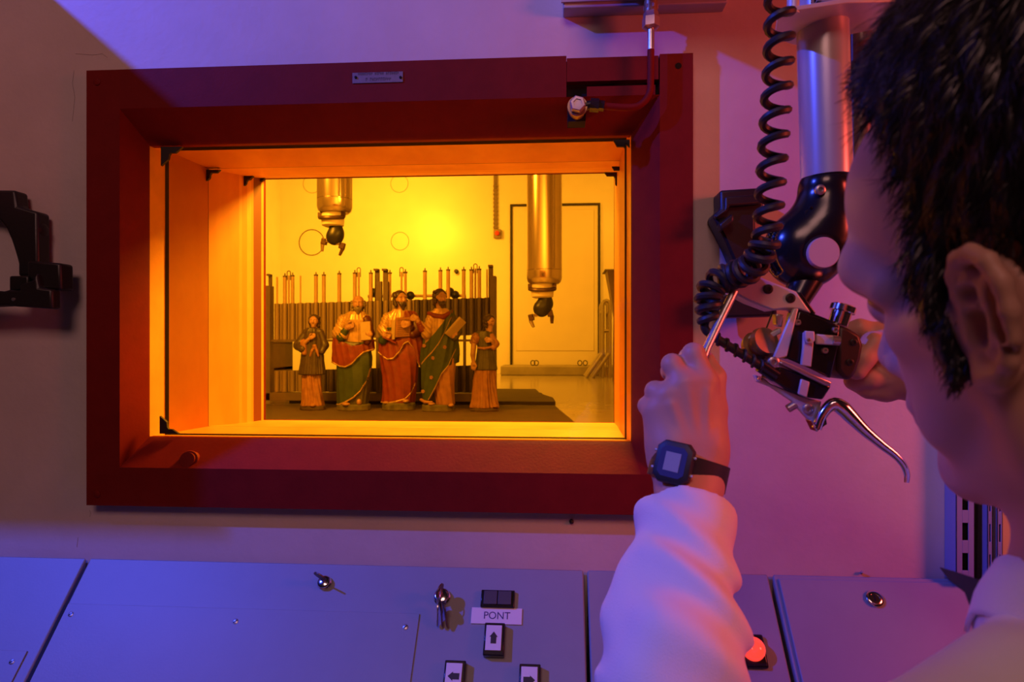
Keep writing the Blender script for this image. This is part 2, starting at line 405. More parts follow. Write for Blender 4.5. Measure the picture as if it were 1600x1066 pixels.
side_band(b2, b3, [m_rev, m_revb, m_revb, m_revd]); ring_band(b3, R5, 'reveal_edge', m_revb)
# flange closing the hole on the cell side
mb = M(); yb2 = 0.302
fx0, fx1, fz0, fz1 = hx0 - .05, hx1 + .05, hz0 - .05, hz1 + .05
mb.box(fx0, R5[0].x, .300, .31, fz0, fz1); mb.box(R5[1].x, fx1, .300, .31, fz0, fz1); mb.box(R5[0].x, R5[1].x, .300, .31, fz0, R5[2].z); mb.box(R5[0].x, R5[1].x, .300, .31, R5[0].z, fz1)
build(mb, 'rear_flange', m_frame, win)
# black corner clips holding the panes
def clip(px, py, sx, sz, a, b, y, w_=7, w2=7):
    P = lambda u, v: W(px + sx * u, py + sz * v, y)
    poly = [P(0, 0), P(a, 0), P(a - w_ * .9, w2), P(w_ + 2, w2), P(w_, w2 + 3), P(w_ * .9, b - w_ * .8), P(0, b)]
    mb = M(); mb.prism(poly, (0, .006, 0)); build(mb, 'corner_clip', m_gask, win, bevel=.0006)
clip(251, 229, 1, 1, 34, 30, .026, 13, 10); clip(249, 678, 1, -1, 30, 28, .026, 12, 7); clip(984, 218, -1, 1, 26, 12, .026, 7, 11)
clip(322, 265, 1, 1, 22, 18, .125, 6, 5); clip(378, 275, 1, 1, 18, 18, .225, 7, 6); clip(396, 278, 1, 1, 18, 18, .285, 7, 6)
clip(976, 260, -1, 1, 20, 22, .130, 4, 6); clip(966, 269, -1, 1, 22, 23, .235, 5, 6)
# glass
g_front = glass_mat('tinted_lead_glass_front', (0.99, 0.73, 0.24)); g_rear = glass_mat('tinted_lead_glass_rear', (0.99, 0.73, 0.24))
mb = M(); mb.add([R0[0] + Vector((0, -.002, 0)), R0[1] + Vector((0, -.002, 0)), R0[2] + Vector((0, -.002, 0)), R0[3] + Vector((0, -.002, 0))], [(0, 3, 2, 1)])
build(mb, 'glass_pane', g_front, win)
mb = M(); mb.add([p + Vector((0, .004, 0)) for p in R5], [(0, 3, 2, 1)]); build(mb, 'glass_pane', g_rear, win)
# red plug on the lower bevel
pc = W(297, 720, -0.008); mb = M(); ax = Vector((0.05, -1, .35)).normalized()
mb.lathe(pc, ax, [(-.012, .0165), (.004, .0165), (.006, .0155), (.0062, .0125), (.010, .012), (.0105, .004)], 24); build(mb, 'frame_plug', m_frame, win)
def screw_at(p, ax, r, parent, m=m_screw, name='screw'):
    mb = M(); mb.lathe(p, ax, [(-.001, r), (.0012, r), (.002, r * .75), (.0021, .0001)], 14); o = build(mb, name, m, parent); return o
for px, py in ((152, 128), (152, 772)): screw_at(W(px, py, YF), (0, -1, 0), .006, win, m_frame)
mb = M(); mb.lathe(W(1060, 103, YF), (0, -1, 0), [(-.001, .005), (.0006, .005), (.0007, .0001)], 12); build(mb, 'screw_hole', m_dark, win)
# engraved plate: its lettering is too small to read, only rows of marks
np_ = empty('name_plate', W(590, 130, YF), 'small grey engraved name plate riveted to the red frame', 'name plate')
mb = M(); a = W(551, 131, YF); b = W(630, 112, YF); mb.box(a.x, b.x, YF - .0015, YF, a.z, b.z)
build(mb, 'plate', mat('plate_metal', (0.15, 0.13, 0.18), 0.5, 0.3, noise=.2, nscale=90), np_, bevel=.0003)
m_ink = mat('engraving', (0.05, 0.04, 0.07), 0.7)
def marks(x0, x1, zc, hh, n, skip):
    mb = M(); st = (x1 - x0) / n
    for i in range(n):
        if i in skip: continue
        x = x0 + st * i; k = random.random()
        mb.box(x, x + st * .18, YF - .0017, YF - .0014, zc - hh, zc + hh); mb.box(x + st * .5, x + st * .68, YF - .0017, YF - .0014, zc - hh * random.choice((1, .2)), zc + hh)
        mb.box(x, x + st * .68, YF - .0017, YF - .0014, zc + hh * (.7 if k > .5 else -.1), zc + hh * (1 if k > .5 else .15))
    build(mb, 'engraved_marks', m_ink, np_)
marks(W(560, 0, YF).x, W(624, 0, YF).x, W(590, 115.5, YF).z, .0024, 22, (8, 14)); marks(W(572, 0, YF).x, W(612, 0, YF).x, W(590, 124.5, YF).z, .0026, 12, (1,))
for px in (556, 626): screw_at(W(px, 121, YF - .0015), (0, -1, 0), .0022, np_, m_dark, 'rivet')

# ------------------------------------------------------------------ hot cell behind the window
BACK = 7.45
m_cell = mat('cell_wall_gloss_paint', (0.86, 0.80, 0.66), 0.34, noise=0.06, nscale=3, bump=0.35, bscale=16)
m_cfl = mat('cell_floor_resin', (0.46, 0.40, 0.30), 0.16, noise=0.22, nscale=2.2, bump=0.05, bscale=5)
CX0, CX1 = -3.75, 1.6
mb = M(); mb.box(CX0 - .1, CX1 + .1, BACK, BACK + .1, CELLZ - .1, 3.9); cb = tag(build(mb, 'wall_back', m_cell), 'glossy yellow-lit rear wall of the hot cell', None, kind='structure')
mb = M(); mb.box(CX0 - .1, CX0, TH, BACK, CELLZ - .1, 3.9); tag(build(mb, 'wall_left', m_cell), 'left side wall of the hot cell', None, kind='structure')
mb = M(); mb.box(CX1, CX1 + .1, TH, BACK, CELLZ - .1, 3.9); tag(build(mb, 'wall_right', m_cell), 'right side wall of the hot cell', None, kind='structure')
mb = M(); mb.box(CX0, CX1, TH, BACK, 3.8, 3.9); tag(build(mb, 'ceiling', m_cell), 'ceiling of the hot cell', None, kind='structure')
mb = M(); mb.box(CX0, CX1, TH, BACK, CELLZ - .1, CELLZ); tag(build(mb, 'floor_cell', m_cfl), 'shiny floor of the hot cell', None, kind='structure')
# round plug outlines on the rear wall
m_line = mat('plug_joint', (0.16, 0.11, 0.04), 0.7)
def circ(px, py, r, w_):
    c = W(px, py, BACK); R_ = r * (BACK + 1.05) / 1000; mb = M()
    mb.sweep([c + Vector((R_ * math.cos(t), 0, R_ * math.sin(t))) for t in np.linspace(0, 2 * PI, 49)[:-1]], w_, 6, closed=True)
    build(mb, 'plug_joint', m_line, cb)
circ(487, 379, 20.5, .007); circ(625, 377, 14.2, .0035); circ(624, 287, 14, .003); circ(488, 287, 15, .003)
# door with its dark surround
door = empty('door_1', W(868, 575, BACK - .02), 'pale flush door with a dark rubber surround in the cell', None, kind='structure')
x0, x1 = W(797, 0, BACK - .03).x, W(938, 0, BACK - .03).x; zt = W(868, 318, BACK - .03).z; zb_ = CELLZ
t_ = .032; m_seal = mat('dark_door_seal', (0.02, 0.014, 0.008), 0.6)
mb = M(); mb.box(x0, x0 + t_, BACK - .03, BACK, zb_, zt); mb.box(x1 - t_, x1, BACK - .03, BACK, zb_, zt); mb.box(x0 + t_, x1 - t_, BACK - .03, BACK, zt - t_, zt); build(mb, 'door_seal', m_seal, door)
m_door = mat('door_paint', (0.80, 0.73, 0.58), 0.4, noise=.05, nscale=4)
mb = M(); mb.box(x0 + t_, x1 - t_, BACK - .015, BACK, zb_, zt - t_); build(mb, 'door_leaf', m_door, door)
mb = M(); i_ = .05; mb.box(x0 + t_ + i_, x1 - t_ - i_, BACK - .024, BACK - .015, zb_ + .3, zt - t_ - i_); build(mb, 'door_panel', m_door, door, bevel=.004)
# low kerb with lifting rings in front of the door
yk0 = FL(868, 587).y; yk1 = BACK - .05
kerb = empty('concrete_kerb', (W(870, 0, yk0).x, yk0, CELLZ), 'low grey-brown kerb with lifting rings in front of the cell door', 'kerb')
mb = M(); xk0 = W(782, 0, yk0).x; mb.box(xk0, CX1 - .02, yk0, yk1, CELLZ, CELLZ + .115); build(mb, 'kerb_body', mat('kerb_concrete', (0.36, 0.31, 0.22), 0.7, noise=.25, nscale=6), kerb, bevel=.012)
for px, py in ((832.5, 566.5), (838, 568), (906, 566.5), (914.5, 568)):
    yy = yk0 + .15; c = W(px, py, yy); c.z = CELLZ + .115 + .036; mb = M()
    mb.sweep([c + Vector((.026 * math.cos(t), 0.004 * math.sin(t), .030 * math.sin(t))) for t in np.linspace(0, 2 * PI, 25)[:-1]], .006, 6, closed=True); build(mb, 'lifting_ring', mat('dark_iron', (0.07, 0.055, 0.04), 0.5, .5), kerb)
# floor mats
m_mat = mat('dark_rubber_mat', (0.10, 0.075, 0.045), 0.75, noise=.25, nscale=7)
def matpoly(pp, h, name, label):
    mb = M(); mb.prism([Vector((p.x, p.y, CELLZ + .0005)) for p in pp], (0, 0, h)); return tag(build(mb, name, m_mat), label, 'mat')
q = FL(898, 662); q2 = FL(867, 636)
matpoly([Vector((-1.9, q.y, 0)), Vector((q.x, q.y, 0)), Vector((q2.x, q2.y, 0)), Vector((-1.9, q2.y, 0))], .006, 'rubber_mat', 'dark brown rubber mat under the painted statues')
a, b, c, d = FL(868, 633), FL(864, 626), FL(848, 620.5), FL(846, 618)
matpoly([Vector((-1.7, a.y, 0)), Vector((a.x, a.y, 0)), Vector((b.x, b.y, 0)), Vector((c.x, c.y, 0)), Vector((d.x, d.y, 0)), Vector((-1.7, d.y, 0))], .02, 'rubber_mat', 'thick dark mat with a clipped corner under the rod rack')
a, b = FL(845, 617.5), FL(837, 609)
matpoly([Vector((-1.7, a.y, 0)), Vector((a.x, a.y, 0)), Vector((b.x, b.y, 0)), Vector((-1.7, b.y, 0))], .006, 'rubber_mat', 'thin dark mat on the cell floor behind the rod rack')

# ------------------------------------------------------------------ box above the window
a = W(880, 13, -.03); b = W(1137, 3, -.03)
bx = empty('wall_box', (0.5 * (a.x + b.x), -.015, a.z), 'grey sheet metal duct box on the wall above the window', 'duct')
m_duct = mat('grey_duct_paint', (0.42, 0.40, 0.42), 0.5, noise=.08, nscale=20)
mb = M(); mb.box(a.x, b.x, -.03, 0, a.z, 2.034); build(mb, 'wall_box_body', m_duct, bx, bevel=.002)
mb = M(); mb.box(a.x - .003, b.x + .003, -.034, -.03, a.z + .008, a.z + .016); build(mb, 'duct_lip', m_duct, bx)
mb = M(); mb.box(W(900, 0, 0).x, W(1262, 0, 0).x, -.22, 0, 2.035, 2.36); build(mb, 'light_block_hood', m_duct, bx, bevel=.003)  # unseen deeper box added above the view to shadow the upper right wall

# unseen box added just left of the view, as a stand-in housing: it keeps the blue light off the wall beside the window
xh = W(-34, 300, 0).x
hb = empty('wall_box', (xh - .22, -.17, 1.70), 'large grey box added out of view to block light, beyond the cast bracket', 'duct')
mb = M(); mb.box(xh - .44, xh, -.35, 0, 1.70, 2.17); build(mb, 'wall_box_body', m_duct, hb, bevel=.004)
mb = M(); mb.box(xh - .40, xh - .04, -.356, -.35, 1.74, 2.13); build(mb, 'light_block_cover', m_duct, hb, bevel=.002)
# ------------------------------------------------------------------ sloping console under the window
PK = math.radians(48.7); KU = Vector((0, math.cos(PK), math.sin(PK))); KN = Vector((0, -math.sin(PK), math.cos(PK))); KX = Vector((1, 0, 0))
K0 = Vector((0, -0.005, 1.086))
def K(px, py):
    d = ray(px, py); t = (K0 - CAM).dot(KN) / d.dot(KN); return CAM + d * t
m_con = mat('console_paint', (0.25, 0.31, 0.37), 0.45, noise=.05, nscale=14, bump=.06, bscale=300)
SL = 0.46
def unit(name, xa, xb, label, lift=0.0):
    o = empty(name, ((xa + xb) / 2, -.2, 0), label, 'console', 'console units along the wall')
    top = K0 + KN * lift; low = top - KU * SL
    prof = [(top.y, top.z), (low.y, low.z), (low.y, low.z - .04), (low.y + .06, low.z - .06), (low.y + .06, .0), (top.y, .0)]
    mb = M(); mb.loft([[Vector((xa, y, z)) for y, z in prof], [Vector((xb, y, z)) for y, z in prof]], smooth=False)
    build(mb, 'console_body', m_con, o, bevel=.0025); return o
s1, s2, s3 = K(140, 868).x, K(914.5, 890).x, K(1203, 897).x; gp = .0035
u1 = unit('console_unit', -2.2, s1 - gp, 'grey console unit with a cut corner plate beside the keyed unit')
u2 = unit('console_unit', s1 + gp, s2 - gp * .8, 'wide grey console unit with keys, arrow buttons and PONT label')
u3 = unit('console_unit', s2 + gp * .8, s3 - gp, 'narrow grey console unit with the red pilot lamp')
u4 = unit('console_unit', s3 + gp, 2.4, 'grey console unit with a plain hinged lid and cam lock')
def on_k(p, a=0, b=0, c=0): return p + KX * a + KU * b + KN * c
def kplate(p00, x1, len_, h, parent, name, m, bevel=.0006):
    mb = M(); q = [p00, Vector((x1, p00.y, p00.z)), Vector((x1, p00.y, p00.z)) - KU * len_, p00 - KU * len_]
    mb.loft([[v for v in q[::-1]], [v + KN * h for v in q[::-1]]], smooth=False); return build(mb, name, m, parent, bevel=bevel)
def kscrew(px, py, parent, r=.0042, lift=.0022):
    p = K(px, py) + KN * lift; mb = M()
    mb.lathe(p, KN, [(-.001, r), (.0007, r), (.0012, r * .7), (.0013, .0001)], 14); s = build(mb, 'screw', m_screw, parent)
    mb = M(); mb.obox(p + KN * .0013, (KX * .8 + KU * .6).normalized(), (KU * .8 - KX * .6).normalized(), KN, r * .75, r * .14, .0003); build(mb, 'screw_slot', m_dark, s)
a = K(108, 944); b = K(655, 967); kplate(a, b.x, .33, .0024, u2, 'access_plate', m_con)
for px, py in ((112, 961), (369, 972), (634, 981)): kscrew(px, py, u2)
a = K(44, 1018); p0 = Vector((-2.1, a.y, a.z)); kplate(p0, a.x, .26, .0024, u1, 'access_plate', m_con); kscrew(20, 1035, u1)
kplate(on_k(K(1215, 905), 0, 0, 0), 2.35, .40, .004, u4, 'lid', m_con, .002)
mb = M(); mb.cyl(on_k(K(1345, 896)), on_k(K(1345, 896), 0, 0, .006), .002, seg=10); build(mb, 'lid_stud', m_con, u4)
# cam lock on the lid
lk = K(1364, 938) + KN * .004; mb = M(); mb.lathe(lk, KN, [(0, .0125), (.004, .0125), (.0055, .0105), (.0056, .007), (.0048, .0068), (.0048, .0001)], 26); lo = build(mb, 'cam_lock', m_chrome, u4)
mb = M(); mb.obox(lk + KN * .0050, KX, KU, KN, .0012, .005, .0004); build(mb, 'key_slot', m_dark, lo)
# keyed switches
m_key = mat('key_brass', (0.16, 0.10, 0.08), 0.4, .6)
def keyed(px, py, ang, label, bunch=False, r=.0125):
    p = K(px, py); o = empty('key_switch', p, label, 'key switch')
    mb = M(); mb.lathe(p, KN, [(0, r), (.004, r), (.006, r * .86), (.009, r * .86), (.0102, r * .7), (.0103, .0001)], 28); build(mb, 'lock_barrel', m_chrome, o)
    d = KX * math.cos(ang) + KU * math.sin(ang); e = KN
    mb = M(); mb.obox(p + e * .014, d, KN.cross(d), e, .004, .001, .006); build(mb, 'key_blade', m_screw, o)
    bow = [p + e * (.030 + .0115 * math.sin(t)) + d * (.0115 * math.cos(t)) for t in np.linspace(0, 2 * PI, 19)[:-1]]
    nn = KN.cross(d).normalized(); mb = M(); mb.prism([q - nn * .0012 for q in bow], nn * .0024); build(mb, 'key_bow', m_key, o, bevel=.0004)
    if bunch:
        c = p + e * .032 - KU * .009; rg = [c + (KU * math.cos(t) + KN * math.sin(t) * .6 + KX * .3 * math.sin(t)) * .011 for t in np.linspace(0, 2 * PI, 25)[:-1]]
        mb = M(); mb.sweep(rg, .0009, 6, closed=True); build(mb, 'key_ring', m_steel, o)
        for k, (dx, tilt) in enumerate(((-.001, -.04), (.003, .25), (.007, .55))):
            top = c - Vector((0, 0, .008)) + KX * dx; dn = (Vector((0, 0, -1)) + KX * tilt * .35 + Vector((0, -.10 - .05 * k, 0))).normalized(); sd = (Vector((0, -1, .2))).cross(dn).normalized() if k == 0 else (KX * .35 - Vector((0, 1, 0)) * .9).normalized()
            if k == 0: sd = (KX * .1 - Vector((0, 1, 0))).normalized()
            nn2 = dn.cross(sd).normalized()
            pts = [top + dn * (.009 - .009 * math.cos(t)) + sd * (.009 * math.sin(t)) for t in np.linspace(.5, 2 * PI - .5, 14)]
            pts = [top + dn * (.009 - .0095 * math.cos(t)) + sd * (.0095 * math.sin(t)) for t in np.linspace(PI + .35, 3 * PI - .35, 16)]
            pts += [top + dn * .036 + sd * -.0 + sd * .003, top + dn * .038, top + dn * .036 - sd * .003]
            mb = M(); mb.prism([q - nn2 * .0009 for q in pts], nn2 * .0018); build(mb, 'hanging_key', m_steel if k == 0 else m_key, o)
    return o
keyed(508, 912, 2.75, 'chrome key switch with a single key on the wide console unit', r=.0115)
keyed(691, 934, 1.2, 'chrome key switch with a bunch of hanging keys beside the PONT label', True, r=.0135)
# double push button, PONT label, arrow buttons
m_cap = mat('dark_button_cap', (0.06, 0.06, 0.085), 0.35); m_white = mat('white_plastic', (0.80, 0.80, 0.80), 0.35); m_print = mat('black_print', (0.012, 0.01, 0.02), 0.5)
p = K(778, 938); o = empty('double_push_button', p, 'dark rectangular double push button above the PONT label', 'button')
mb = M(); mb.obox(p + KN * .003, KX, KU, KN, .0265, .0135, .004); build(mb, 'button_housing', m_gloss, o, bevel=.001)
for sx in (-1, 1):
    mb = M(); mb.obox(on_k(p, sx * .0112, .0005, .0085), KX, KU, KN, .0105, .0105, .002); c_ = build(mb, 'button_cap', m_cap, o, bevel=.0006)
p = K(776, 963.5); o = empty('label_plate', p, 'white label plate reading PONT on the console', 'label plate')
mb = M(); mb.obox(p + KN * .0012, KX, KU, KN, .0395, .0122, .0012); build(mb, 'plate', m_white, o, bevel=.0003)
text_mesh('PONT', .0155, on_k(p, .0005, 0, .0025), KX, KU, 'lettering', mat('violet_ink', (0.05, 0.03, 0.18), .5), o)
def arrow_button(px, py, ang, label):
    p = K(px, py); o = empty('arrow_button', p, label, 'button', 'arrow push buttons')
    hw, hl = .0155, .0235
    mb = M(); mb.obox(p + KN * .006, KX, KU, KN, hw, hl, .008); build(mb, 'button_housing', m_gloss, o, bevel=.0015)
    mb = M(); mb.obox(on_k(p, -.0006, .001, .0150), KX, KU, KN, hw - .0036, hl - .0055, .0016); build(mb, 'button_cap', m_white, o, bevel=.0005)
    pts = [(0, .0085), (-.0062, .001), (-.0042, .001), (-.0042, -.0085), (.0042, -.0085), (.0042, .001), (.0062, .001)]
    ca, sa = math.cos(ang), math.sin(ang); q = [on_k(p, -.0006 + x * ca - y * sa, .001 + x * sa + y * ca, .0167) for x, y in pts]
    mb = M(); mb.prism(q[::-1], KN * .0003); build(mb, 'arrow_mark', m_print, o); return o
arrow_button(773, 1003, 0, 'white push button with a black arrow pointing up below the PONT label')
arrow_button(711, 1063, PI / 2, 'white push button with a black arrow pointing left on the console')
arrow_button(828, 1069, -PI / 2, 'white push button with a black arrow pointing right on the console')
# red pilot lamp
p = K(1175, 1019); o = empty('pilot_lamp', p, 'glowing red domed pilot lamp in a black square bezel', 'lamp')
mb = M(); mb.obox(p + KN * .004, KX, KU, KN, .0185, .0235, .004); build(mb, 'lamp_bezel', m_gloss, o, bevel=.003)
m_lens = mat('red_lamp_lens', (0.9, 0.06, 0.03), 0.12, emit=(1.0, 0.05, 0.03), estr=1.3, coat=.5)
mb = M(); mb.lathe(on_k(p, 0, .001, .008), KN, [(0, .0165), (.005, .0165)] + [(.005 + .011 * math.sin(t), .0165 * math.cos(t)) for t in np.linspace(.1, PI / 2, 8)], 28); build(mb, 'lamp_lens', m_lens, o)
# ------------------------------------------------------------------ rod rack behind the statues
YR = 2.92                        # plane of the rack
SR = (YR - CAM.y) / 1000         # metres per pixel there
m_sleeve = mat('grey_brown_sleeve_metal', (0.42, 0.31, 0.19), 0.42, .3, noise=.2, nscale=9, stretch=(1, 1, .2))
m_sleeve_shade = mat('shaded_sleeve_metal', (0.15, 0.11, 0.075), 0.5, .3, noise=.2, nscale=9, stretch=(1, 1, .2))  # same sleeve metal, darkened to paint in shade at right and lower tier
m_post = mat('rack_post_paint', (0.20, 0.14, 0.09), 0.55, noise=.2, nscale=12)
m_rod = mat('tarnished_rod', (0.88, 0.64, 0.38), 0.4, .1, noise=.3, nscale=8, col2=(.50, .30, .15), stretch=(1, 1, .25))
rack = empty('rod_rack', (W(595, 0, YR).x, YR, CELLZ), 'two tier metal rack of upright tube sleeves behind the statues', 'rack')
def tube_open(mb, c, r, z0, z1, wall=.0035, seg=12):
    ri = r - wall; prof = [(z0, r), (z1, r), (z1, ri), (z0 + .004, ri)]
    R = [[Vector((c.x + rr * math.cos(2 * PI * j / seg), c.y + rr * math.sin(2 * PI * j / seg), z)) for j in range(seg)] for z, rr in prof]
    mb.loft(R, caps=(True, True))
zbase = CELLZ + .0205
def tier_y(px, l, r): return l + (r - l) * (px - 425) / 345.0
slot_x = []
px = 433.0; i = 0
while px < 766:
    slot_x.append(px); px += 12.15; i += 1
for px in slot_x:                # front row, upper tier: full tubes; between them narrower ones set back
    for off, rr, yy in ((0, 4.1, 0.0), (6.1, 3.2, .022)):
        if px + off > 765: continue
        t0 = tier_y(px, 475, 465); t1 = tier_y(px, 532, 523)
        c = W(px + off, 500, YR + yy); mb = M(); tube_open(mb, c, rr * SR, W(px, t1, YR).z, W(px, t0, YR).z, .004 if off == 0 else .004)
        build(mb, 'sleeve_tube', m_sleeve if px < 640 else m_sleeve_shade, rack)
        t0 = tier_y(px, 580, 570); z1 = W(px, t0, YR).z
        mb = M(); tube_open(mb, c, rr * SR, zbase + .055, z1); build(mb, 'sleeve_tube', m_sleeve if px < 470 else m_sleeve_shade, rack)
xl, xr = W(416, 0, YR).x, W(776, 0, YR).x
def post(px, w_, ytop, dy=.03, yb=None): 
    mb = M(); a = W(px - w_ / 2, ytop, YR); b = W(px + w_ / 2, ytop, YR); mb.box(a.x, b.x, YR - dy, YR + dy, zbase, a.z); build(mb, 'rack_post', m_post, rack, bevel=.002)
post(421, 8, 447); post(771, 9, 432, .035); post(592.5, 9, 440, .012); post(603, 8, 440, .012)
for px, w_, yt in ((767, 7, 415), (589.5, 6.5, 421), (602.5, 7, 421), (422.5, 4, 429)):
    mb = M(); a = W(px - w_ / 2, yt, YR + .05); b = W(px + w_ / 2, yt, YR + .05); mb.box(a.x, b.x, YR + .04, YR + .06, W(px, 500, YR).z, a.z); mb.box(a.x, b.x, YR + .01, YR + .06, a.z - .012, a.z); build(mb, 'post_extension', m_post, rack)
mb = M(); mb.box(xl, xr, YR - .03, YR + .045, zbase, zbase + .05); build(mb, 'base_rail', m_post, rack, bevel=.003)
for pyl, pyr in ((534, 525), ):
    mb = M(); z = W(600, 528.5, YR).z - .004; mb.box(xl, xr, YR - .016, YR + .03, z - .018, z - .004); build(mb, 'tier_rail', m_post, rack)
# rods standing in the sleeves
rods = [(433, 433, 3, 0), (445.2, 432, 6, 1), (451.3, 430, 3, 2), (457.3, 431, 5.4, 1), (469.5, 431, 2.4, 0), (493.8, 430, 6, 1), (506, 430, 6, 1), (530.2, 428, 6, 1), (554.5, 427, 6, 1), (560.6, 425, 3.2, 2), (579.5, 427, 6, 1), (609.2, 426, 6, 1), (627.4, 424.5, 3.2, 2), (633.5, 425, 6, 1), (664, 424, 6, 1), (688.2, 423, 6, 1), (700.3, 422, 6, 1), (724.6, 422, 6.4, 1), (736.7, 422, 6.4, 1), (742.8, 419, 3.4, 2), (748.9, 421, 6, 1), (761, 421, 2.6, 0)]
for px, yt, w_, kind in rods:
    back = kind == 2 or (min(abs(px - s) for s in slot_x) > 3)
    c = W(px, 500, YR + (.022 if back else 0)); z1 = W(px, yt, YR).z; z0 = W(px, tier_y(px, 532, 523), YR).z + .006
    lab = {0: 'thin plain metal rod standing in the rack of sleeves', 1: 'round tarnished metal rod with a capped top standing in the rack', 2: 'slim hooked metal rod standing in the rack of sleeves'}[kind]
    r = w_ / 2 * SR
    o = empty('metal_rod', (c.x, c.y, z0), lab, 'rod', 'rods standing in the rack, ' + ('thin', 'capped', 'hooked')[kind])
    mb = M(); mb.cyl((c.x, c.y, z0), (c.x, c.y, z1), min(r, .0118 if not back else .0085), seg=12); build(mb, 'shaft', m_rod, o)
    mb = M()
    if kind == 1: mb.lathe((c.x, c.y, z1), (0, 0, 1), [(-.006, r * 1.05), (.002, r * 1.12), (.004, r * 1.12), (.0045, r * .35), (.020, r * .3), (.0205, .0001)], 12); build(mb, 'rod_cap', m_post, o)
    if kind == 2:
        hk = [Vector((c.x + .011 * math.cos(t), c.y, z1 + .018 + (.011 * math.sin(t)))) for t in np.linspace(0, PI, 9)]; hk = [Vector((c.x + .011, c.y, z1 - .03))] + hk + [Vector((c.x - .011, c.y, z1 - .03))]
        mb.sweep(hk, .003, 6); build(mb, 'rod_hook', m_post, o)
# handrail with black ball knobs behind the rack, hanging on a post each side
yh = 3.9; hr = empty('knob_rail', (W(650, 0, yh).x, yh, CELLZ), 'horizontal pipe rail with black round knobs behind the rods', 'rail')
a, b = W(575, 463, yh), W(728, 463, yh); mb = M(); mb.cyl(a, Vector((b.x, b.y, a.z)), .011); build(mb, 'rail_pipe', m_rod, hr)
for px in (578, 726):
    p = W(px, 463, yh); mb = M(); mb.cyl((p.x, yh, CELLZ + .007), (p.x, yh, a.z), .012); build(mb, 'rail_post', m_post, hr)
for px, py, r in ((583, 457, 7), (641, 462, 7), (703, 456, 7), (711, 461, 7)):
    p = W(px, py, yh - .03); mb = M(); rr = r * (yh + 1.02) / 1000; mb.lathe(p, (0, -1, 0), [(-.02, rr * .5), (-.012, rr * .95), (0, rr), (.015, rr * .8), (.022, rr * .3), (.023, .0001)], 18); build(mb, 'knob', m_black, hr)
p = W(713.5, 424.5, BACK); mb = M(); mb.lathe(p, (0, -1, 0), [(0, .03), (.05, .028), (.06, .018), (.061, .0001)], 16); tag(build(mb, 'wall_bumper', m_black), 'small black round bumper on the rear wall above the rods', 'bumper')
# crate stack at the left, seen past the reveal
yc = 3.4; cr = empty('shelf_unit', (W(412, 0, yc).x, yc, CELLZ), 'dark shelf unit with boxes left of the rod rack', 'shelf')
x1 = W(426, 0, yc).x; mb = M(); x0 = x1 - .5
for zz in (CELLZ, W(0, 612, yc).z, W(0, 578, yc).z, W(0, 537, yc).z): mb.box(x0, x1, yc, yc + .35, zz, zz + .02)
mb.box(x1 - .02, x1, yc, yc + .35, CELLZ, W(0, 536, yc).z); mb.box(x0, x0 + .02, yc, yc + .35, CELLZ, W(0, 536, yc).z); build(mb, 'shelf_frame', m_post, cr)
for (pa, pb, l, col) in ((576, 549, .20, (.30, .14, .06)), (608, 586, .16, (.55, .42, .22))):
    mb = M(); za = W(0, pa, yc).z + .013; mb.box(x1 - .03 - l, x1 - .03, yc + .03, yc + .3, W(0, 578 if pa < 600 else 612, yc).z + .0205, W(0, pb, yc).z)
    tag(build(mb, 'storage_box', mat('box_card_%d' % pa, col, .7), bevel=.004), ('brown storage box on the middle shelf left of the rack', 'pale storage box on the lower shelf left of the rack')[pa > 600], 'box')
# cable with emergency stop box on the rear wall
st = empty('stop_button', W(776, 372, BACK), 'grey emergency stop box with red button on the rear cell wall', 'stop button')
a, b = W(771, 372, BACK - .06), W(783, 358, BACK - .06); mb = M(); mb.box(a.x, b.x, BACK - .06, BACK, a.z, b.z); build(mb, 'stop_box', mat('stop_box_grey', (.28, .2, .12), .5), st, bevel=.01)
c = W(777, 365, BACK - .06); mb = M(); mb.lathe(c, (0, -1, 0), [(0, .028), (.02, .028), (.035, .03), (.045, .02), (.046, .0001)], 18); build(mb, 'red_button', mat('red_button', (.7, .04, .02), .4), st)
mb = M(); top = 3.75; xx = W(775, 300, BACK).x; mb.box(xx - .028, xx + .02, BACK - .03, BACK, b.z, top); cd_ = build(mb, 'conduit', m_post, st)
zz = b.z + .02; mb = M()
while zz < 3.6: mb.box(xx - .034, xx + .026, BACK - .036, BACK, zz, zz + .02); zz += .055
build(mb, 'conduit_ribs', m_post, st)
# trolley frame and hopper at the right edge
m_tube = mat('grey_tube_paint', (.30, .25, .17), .4, .2); yt = 6.3
tr = empty('tube_trolley', (W(945, 0, yt).x, yt, CELLZ), 'grey tubular steel trolley frame with slanted legs near the cell door', 'trolley')
def tp(px, py, y): return W(px, py, y)
rr = .022
for dy in (0, .35):
    y_ = yt + dy; zt_ = W(948, 470, yt).z; xa, xb = W(942, 0, yt).x, W(953, 0, yt).x
    path = [Vector((xa, y_, CELLZ + .002)), Vector((xa, y_, zt_ - .04)), Vector((xa + .012, y_, zt_ - .01)), Vector((xa + .04, y_, zt_)), Vector((xb - .04, y_, zt_)), Vector((xb - .012, y_, zt_ - .01)), Vector((xb, y_, zt_ - .04)), Vector((xb, y_, CELLZ + .002))]
    mb = M(); mb.sweep(path, rr, 10); build(mb, 'trolley_hoop', m_tube, tr)
    mb = M(); z = W(948, 517, yt).z; mb.cyl((xa, y_, z), (xb, y_, z), rr * .8, seg=10); build(mb, 'cross_tube', m_tube, tr)
    for o_ in (0, .07):
        mb = M(); mb.cyl((xa + o_, y_ - .01, W(0, 552, yt).z), (xa - .19 + o_, y_ - .01, CELLZ + .006), rr, seg=10); build(mb, 'slanted_leg', m_tube, tr)
